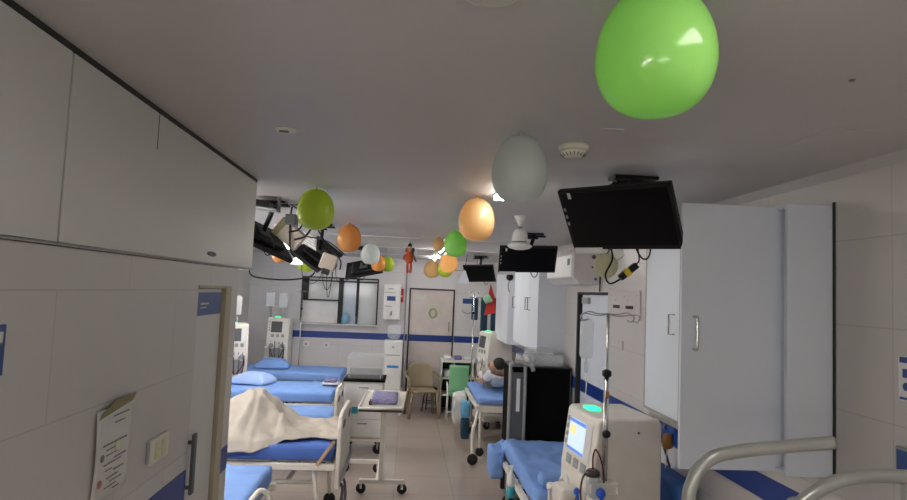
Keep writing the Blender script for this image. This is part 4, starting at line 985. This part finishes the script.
# moulded chair
p = thing('plastic_armchair', 'tan moulded plastic armchair in front of the far door', 'chair', (.31, 10.15, 0), .18)
obj('seat', soft(.44, .42, .04, 12, 12, 2, .0, 0, .015), M['tan'], p, loc=(0, 0, .40))
def back(u, v):
    a = (u-.5)*1.9; return Vector((.27*math.sin(a), .21-.10*(1-math.cos(a))*1.4+.07*v, .44+.40*v*(1-.22*abs(2*u-1)**2.5)))
b = sheet(lambda u, v: back(u, 1-v), 18, 10, .012)
obj('backrest', b, M['tan'], p)
for s in (-1, 1):
    obj('armrest', tube(B(), [(s*.23, .22, .70), (s*.275, .10, .665), (s*.28, -.10, .65), (s*.265, -.20, .62), (s*.25, -.22, .5), (s*.23, -.2, .40)], .020, 10, smooth=5), M['tan'], p)
    for y, t in ((-.19, -.22), (.18, .22)): obj('leg', tube(B(), [(s*.20, y, .41), (s*.245, t, 0)], .024, 8), M['tan'], p)
p = thing('black_stool', 'small black stool standing behind the tan armchair', 'stool', (.455, 10.62, 0))
obj('seat', lathe(B(), [(.12, .36), (.13, .37), (.13, .39), (.11, .40)], n=20), M['black'], p)
for k in range(4):
    a = k*PI/2+.4; obj('leg', tube(B(), [(.09*math.cos(a), .09*math.sin(a), .37), (.14*math.cos(a), .14*math.sin(a), 0)], .011, 8), M['black'], p)
obj('ring', tube(B(), [(.12*math.cos(k*PI/8), .12*math.sin(k*PI/8), .15) for k in range(17)], .007, 6), M['black'], p)
# desk / shelf
p = thing('shelf_desk', 'white shelf unit with dark open compartments right of the far door', 'shelf', (.93, 10.62, 0))
b = B(); box(b, -.31, .33, -.25, .25, .86, .89)
for x in (-.31, -.10, .31): box(b, x, x+.018, -.25, .25, 0, .86)
for z in (.30, .58): box(b, -.292, .31, -.24, .24, z, z+.018)
obj('carcass', b, M['white'], p, bevel=.002); obj('back_panel', bx(-.292, .31, .235, .248, .02, .85), M['gap'], p)
random.seed(11)
items = (('white_carton', 'white cloth-like packet at left on the white shelf unit', -.2, .14, .07, 'white'), ('purple_packet', 'purple packet in middle on the white shelf unit', -.02, .14, .06, 'purple'), ('white_packet', 'white packet at right on the white shelf unit', .16, .16, .05, 'wcloth'))
for nm, lab, x, w, h, mm in items:
    tag(obj(nm, soft(w, .16, h, 8, 8, 3, .008, x, .02), M[mm], loc=(.93+x, 10.6, .892)), lab, 'packet')
tag(obj('stored_bundle', soft(.15, .2, .12, 8, 8, 3, .01, 2, .03), M['wcloth'], loc=(.745, 10.55, .60)), 'pale bundle inside the left compartment of the white shelf unit', 'bundle')
p = thing('green_chair', 'light green plastic chair with white frame beside the white shelf unit', 'chair', (.87, 9.72, 0), -.1)
obj('backrest', sheet(lambda u, v: Vector((-.15+.30*u, -.16-.02*math.sin(u*PI)-.03*(1-v), .50+.42*(1-v))), 12, 8, .015), M['green'], p)
obj('seat', soft(.36, .34, .04, 8, 8, 2, 0, 0, .015), M['green'], p, loc=(0, .03, .43))
for s in (-1, 1):
    obj('leg', tube(B(), [(s*.17, -.17, .60), (s*.17, -.16, .42), (s*.18, -.20, 0)], .012, 8), M['white'], p)
    obj('leg', tube(B(), [(s*.17, .18, .44), (s*.18, .21, 0)], .012, 8), M['white'], p)
    obj('arm', tube(B(), [(s*.17, -.17, .6), (s*.19, 0, .62), (s*.18, .16, .44)], .011, 8, smooth=4), M['white'], p)
obj('crossbar', tube(B(), [(-.175, -.185, .2), (.175, -.185, .2)], .010, 8), M['white'], p)

# hanging things on the right wall near the end
p = thing('infusion_stand', 'placeholder', 'stand'); bpy.data.objects.remove(p)
iv_stand('steel infusion stand in front of the dark hanging cloths at far right', 1.02, 9.35, 2.05)
p = thing('hanging_cloths', 'dark teal cloths hanging side by side at far right', 'cloths', (1.30, 10.3, 1.95))
obj('rail', tube(B(), [(-.25, .04, .02), (.30, .04, .02)], .01, 8), M['steel'], p)
obj('wall_bracket', bx(.28, .40, .0, .05, -.02, .05), M['steel'], p)
for x, w, l in ((-.16, .11, .38), (.0, .12, .62), (.17, .11, .55)):
    o = obj('cloth', soft(w, .05, l, 8, 4, 12, .012, x, .02), M['dteal'], p, loc=(x, 0, .02-l)); 
p = thing('christmas_decoration', 'red and green paper decoration hanging above dark cloths at far right', 'decoration', (1.33, 9.0, 1.98))
p.location = (1.22, 9.15, 1.98)
b = B(); prism(b, [(-.06, -.26), (.1, -.22), (.09, .0), (.02, .22)], 'Y', -.01, .01); obj('red_star', b, M['red'], p)
o = obj('green_cup', lathe(B(), [(.045, -.09), (.07, .0), (.062, .02)], (0, -.06, 0), 18), mat('pale_green_paper', (.30, .55, .35), .6), p); o.rotation_euler = (0, 1.0, 0)
obj('string', tube(B(), [(.02, 0, .2), (.02, 0, .62)], .003, 6), M['paper'], p)
p = thing('wall_camera', 'small dark round camera on an arm above the far closets', 'camera', (1.36, 8.15, 2.28))
b = B(); ell(b, Vector((0, 0, 0)), (.05, .05, .05)); obj('dome', b, M['black'], p); obj('arm', tube(B(), [(0, 0, .02), (.1, 0, .05), (.34, 0, .08)], .012, 8), M['white'], p)
obj('lower_arm', tube(B(), [(0, 0, -.04), (-.02, 0, -.12), (.0, 0, -.2)], .01, 8, smooth=3), M['grey'], p)
p = thing('side_light_triangle', 'light grey triangle added for the side light at the small distant television', 'panel', (.80, 8.95, 2.30))
b = B(); prism(b, [(-.10, -.12), (.10, -.12), (.02, .10)], 'Y', -.008, .008); obj('panel', b, M['lam'], p); obj('hanger', tube(B(), [(.02, 0, .09), (.05, 0, .30)], .005, 6), M['dgrey'], p)  # added shape standing for side light at the screen's left

# ------------------------------------------------------------------ foreground tubular frame
p = thing('tubular_push_frame', 'grey steel tube frame of a trolley close to camera at bottom right', 'trolley', (.95, 1.4, 0))
obj('near_tube', tube(B(), [(-.285, 0, .16), (-.285, 0, 1.2), (-.283, 0, 1.55), (-.272, 0, 1.635), (-.235, 0, 1.685), (-.17, 0, 1.705), (-.05, 0, 1.72), (.07, 0, 1.732)], .0155, 16, smooth=8), M['greysteel'], p)
obj('far_tube', tube(B(), [(-.06, -.02, .16), (-.06, -.02, 1.2), (-.055, -.02, 1.55), (-.02, -.02, 1.60), (.05, -.02, 1.642), (.13, -.02, 1.662), (.24, -.02, 1.662), (.36, -.02, 1.655), (.42, -.02, 1.63), (.44, -.02, 1.5), (.44, -.02, .16)], .016, 16, smooth=8), M['greysteel'], p)
obj('post', tube(B(), [(.235, -.02, .16), (.235, -.02, 1.655)], .013, 12), M['greysteel'], p)
b = B(); box(b, -.31, .47, -.05, .03, .11, .17); obj('base', b, M['greysteel'], p, bevel=.006)
for x in (-.28, .44): caster(p, x, -.01, .05)

for k, g in (('balloon', 'party balloons hanging from the ceiling'), ('hospital_bed', 'hospital beds of the ward'), ('ceiling_television', 'televisions hung from the ceiling'),
             ('dialysis_machine', 'dialysis machines beside the beds'), ('infusion_bag', 'hanging infusion bags'), ('infusion_stand', 'infusion stands'), ('ceiling_lamp', 'lit ceiling lamps'), ('pillow', 'pillows on the left beds'), ('wall_closet', 'white wall closets'), ('fill_tube_light', 'added fill tube lights on the walls'), ('bundled_cables', 'bundled black cables')):
    for o in C.objects:
        if o.parent is None and o.name.split('.')[0] == k and 'label' in o: o['group'] = g
# ------------------------------------------------------------------ camera, world, colour
cam = bpy.data.cameras.new('camera'); co = bpy.data.objects.new('camera', cam); C.objects.link(co)
cam.sensor_width = 36; cam.lens = 36*610/907; cam.clip_start = .05; cam.clip_end = 60
Rm = Matrix(((0.99636605, -0.04665565, -0.07125972, 0), (-0.074225, -0.06525275, -0.99510438, 0), (0.04177735, 0.99677747, -0.06847864, 2.05), (0, 0, 0, 1)))
Rm = Matrix(((Rm[0][0], Rm[0][1], Rm[0][2], 0), (Rm[1][0], Rm[1][1], Rm[1][2], 0), (Rm[2][0], Rm[2][1], Rm[2][2], 2.05), (0, 0, 0, 1)))
co.matrix_world = Rm
bpy.context.scene.camera = co
wd = bpy.data.worlds.new('world'); bpy.context.scene.world = wd; wd.use_nodes = True
wd.node_tree.nodes['Background'].inputs[0].default_value = (.5, .5, .52, 1); wd.node_tree.nodes['Background'].inputs[1].default_value = .05
vs = bpy.context.scene.view_settings; vs.view_transform = 'Standard'; vs.look = 'None'; vs.gamma = 1; vs.exposure = .8; vs.use_curve_mapping = False
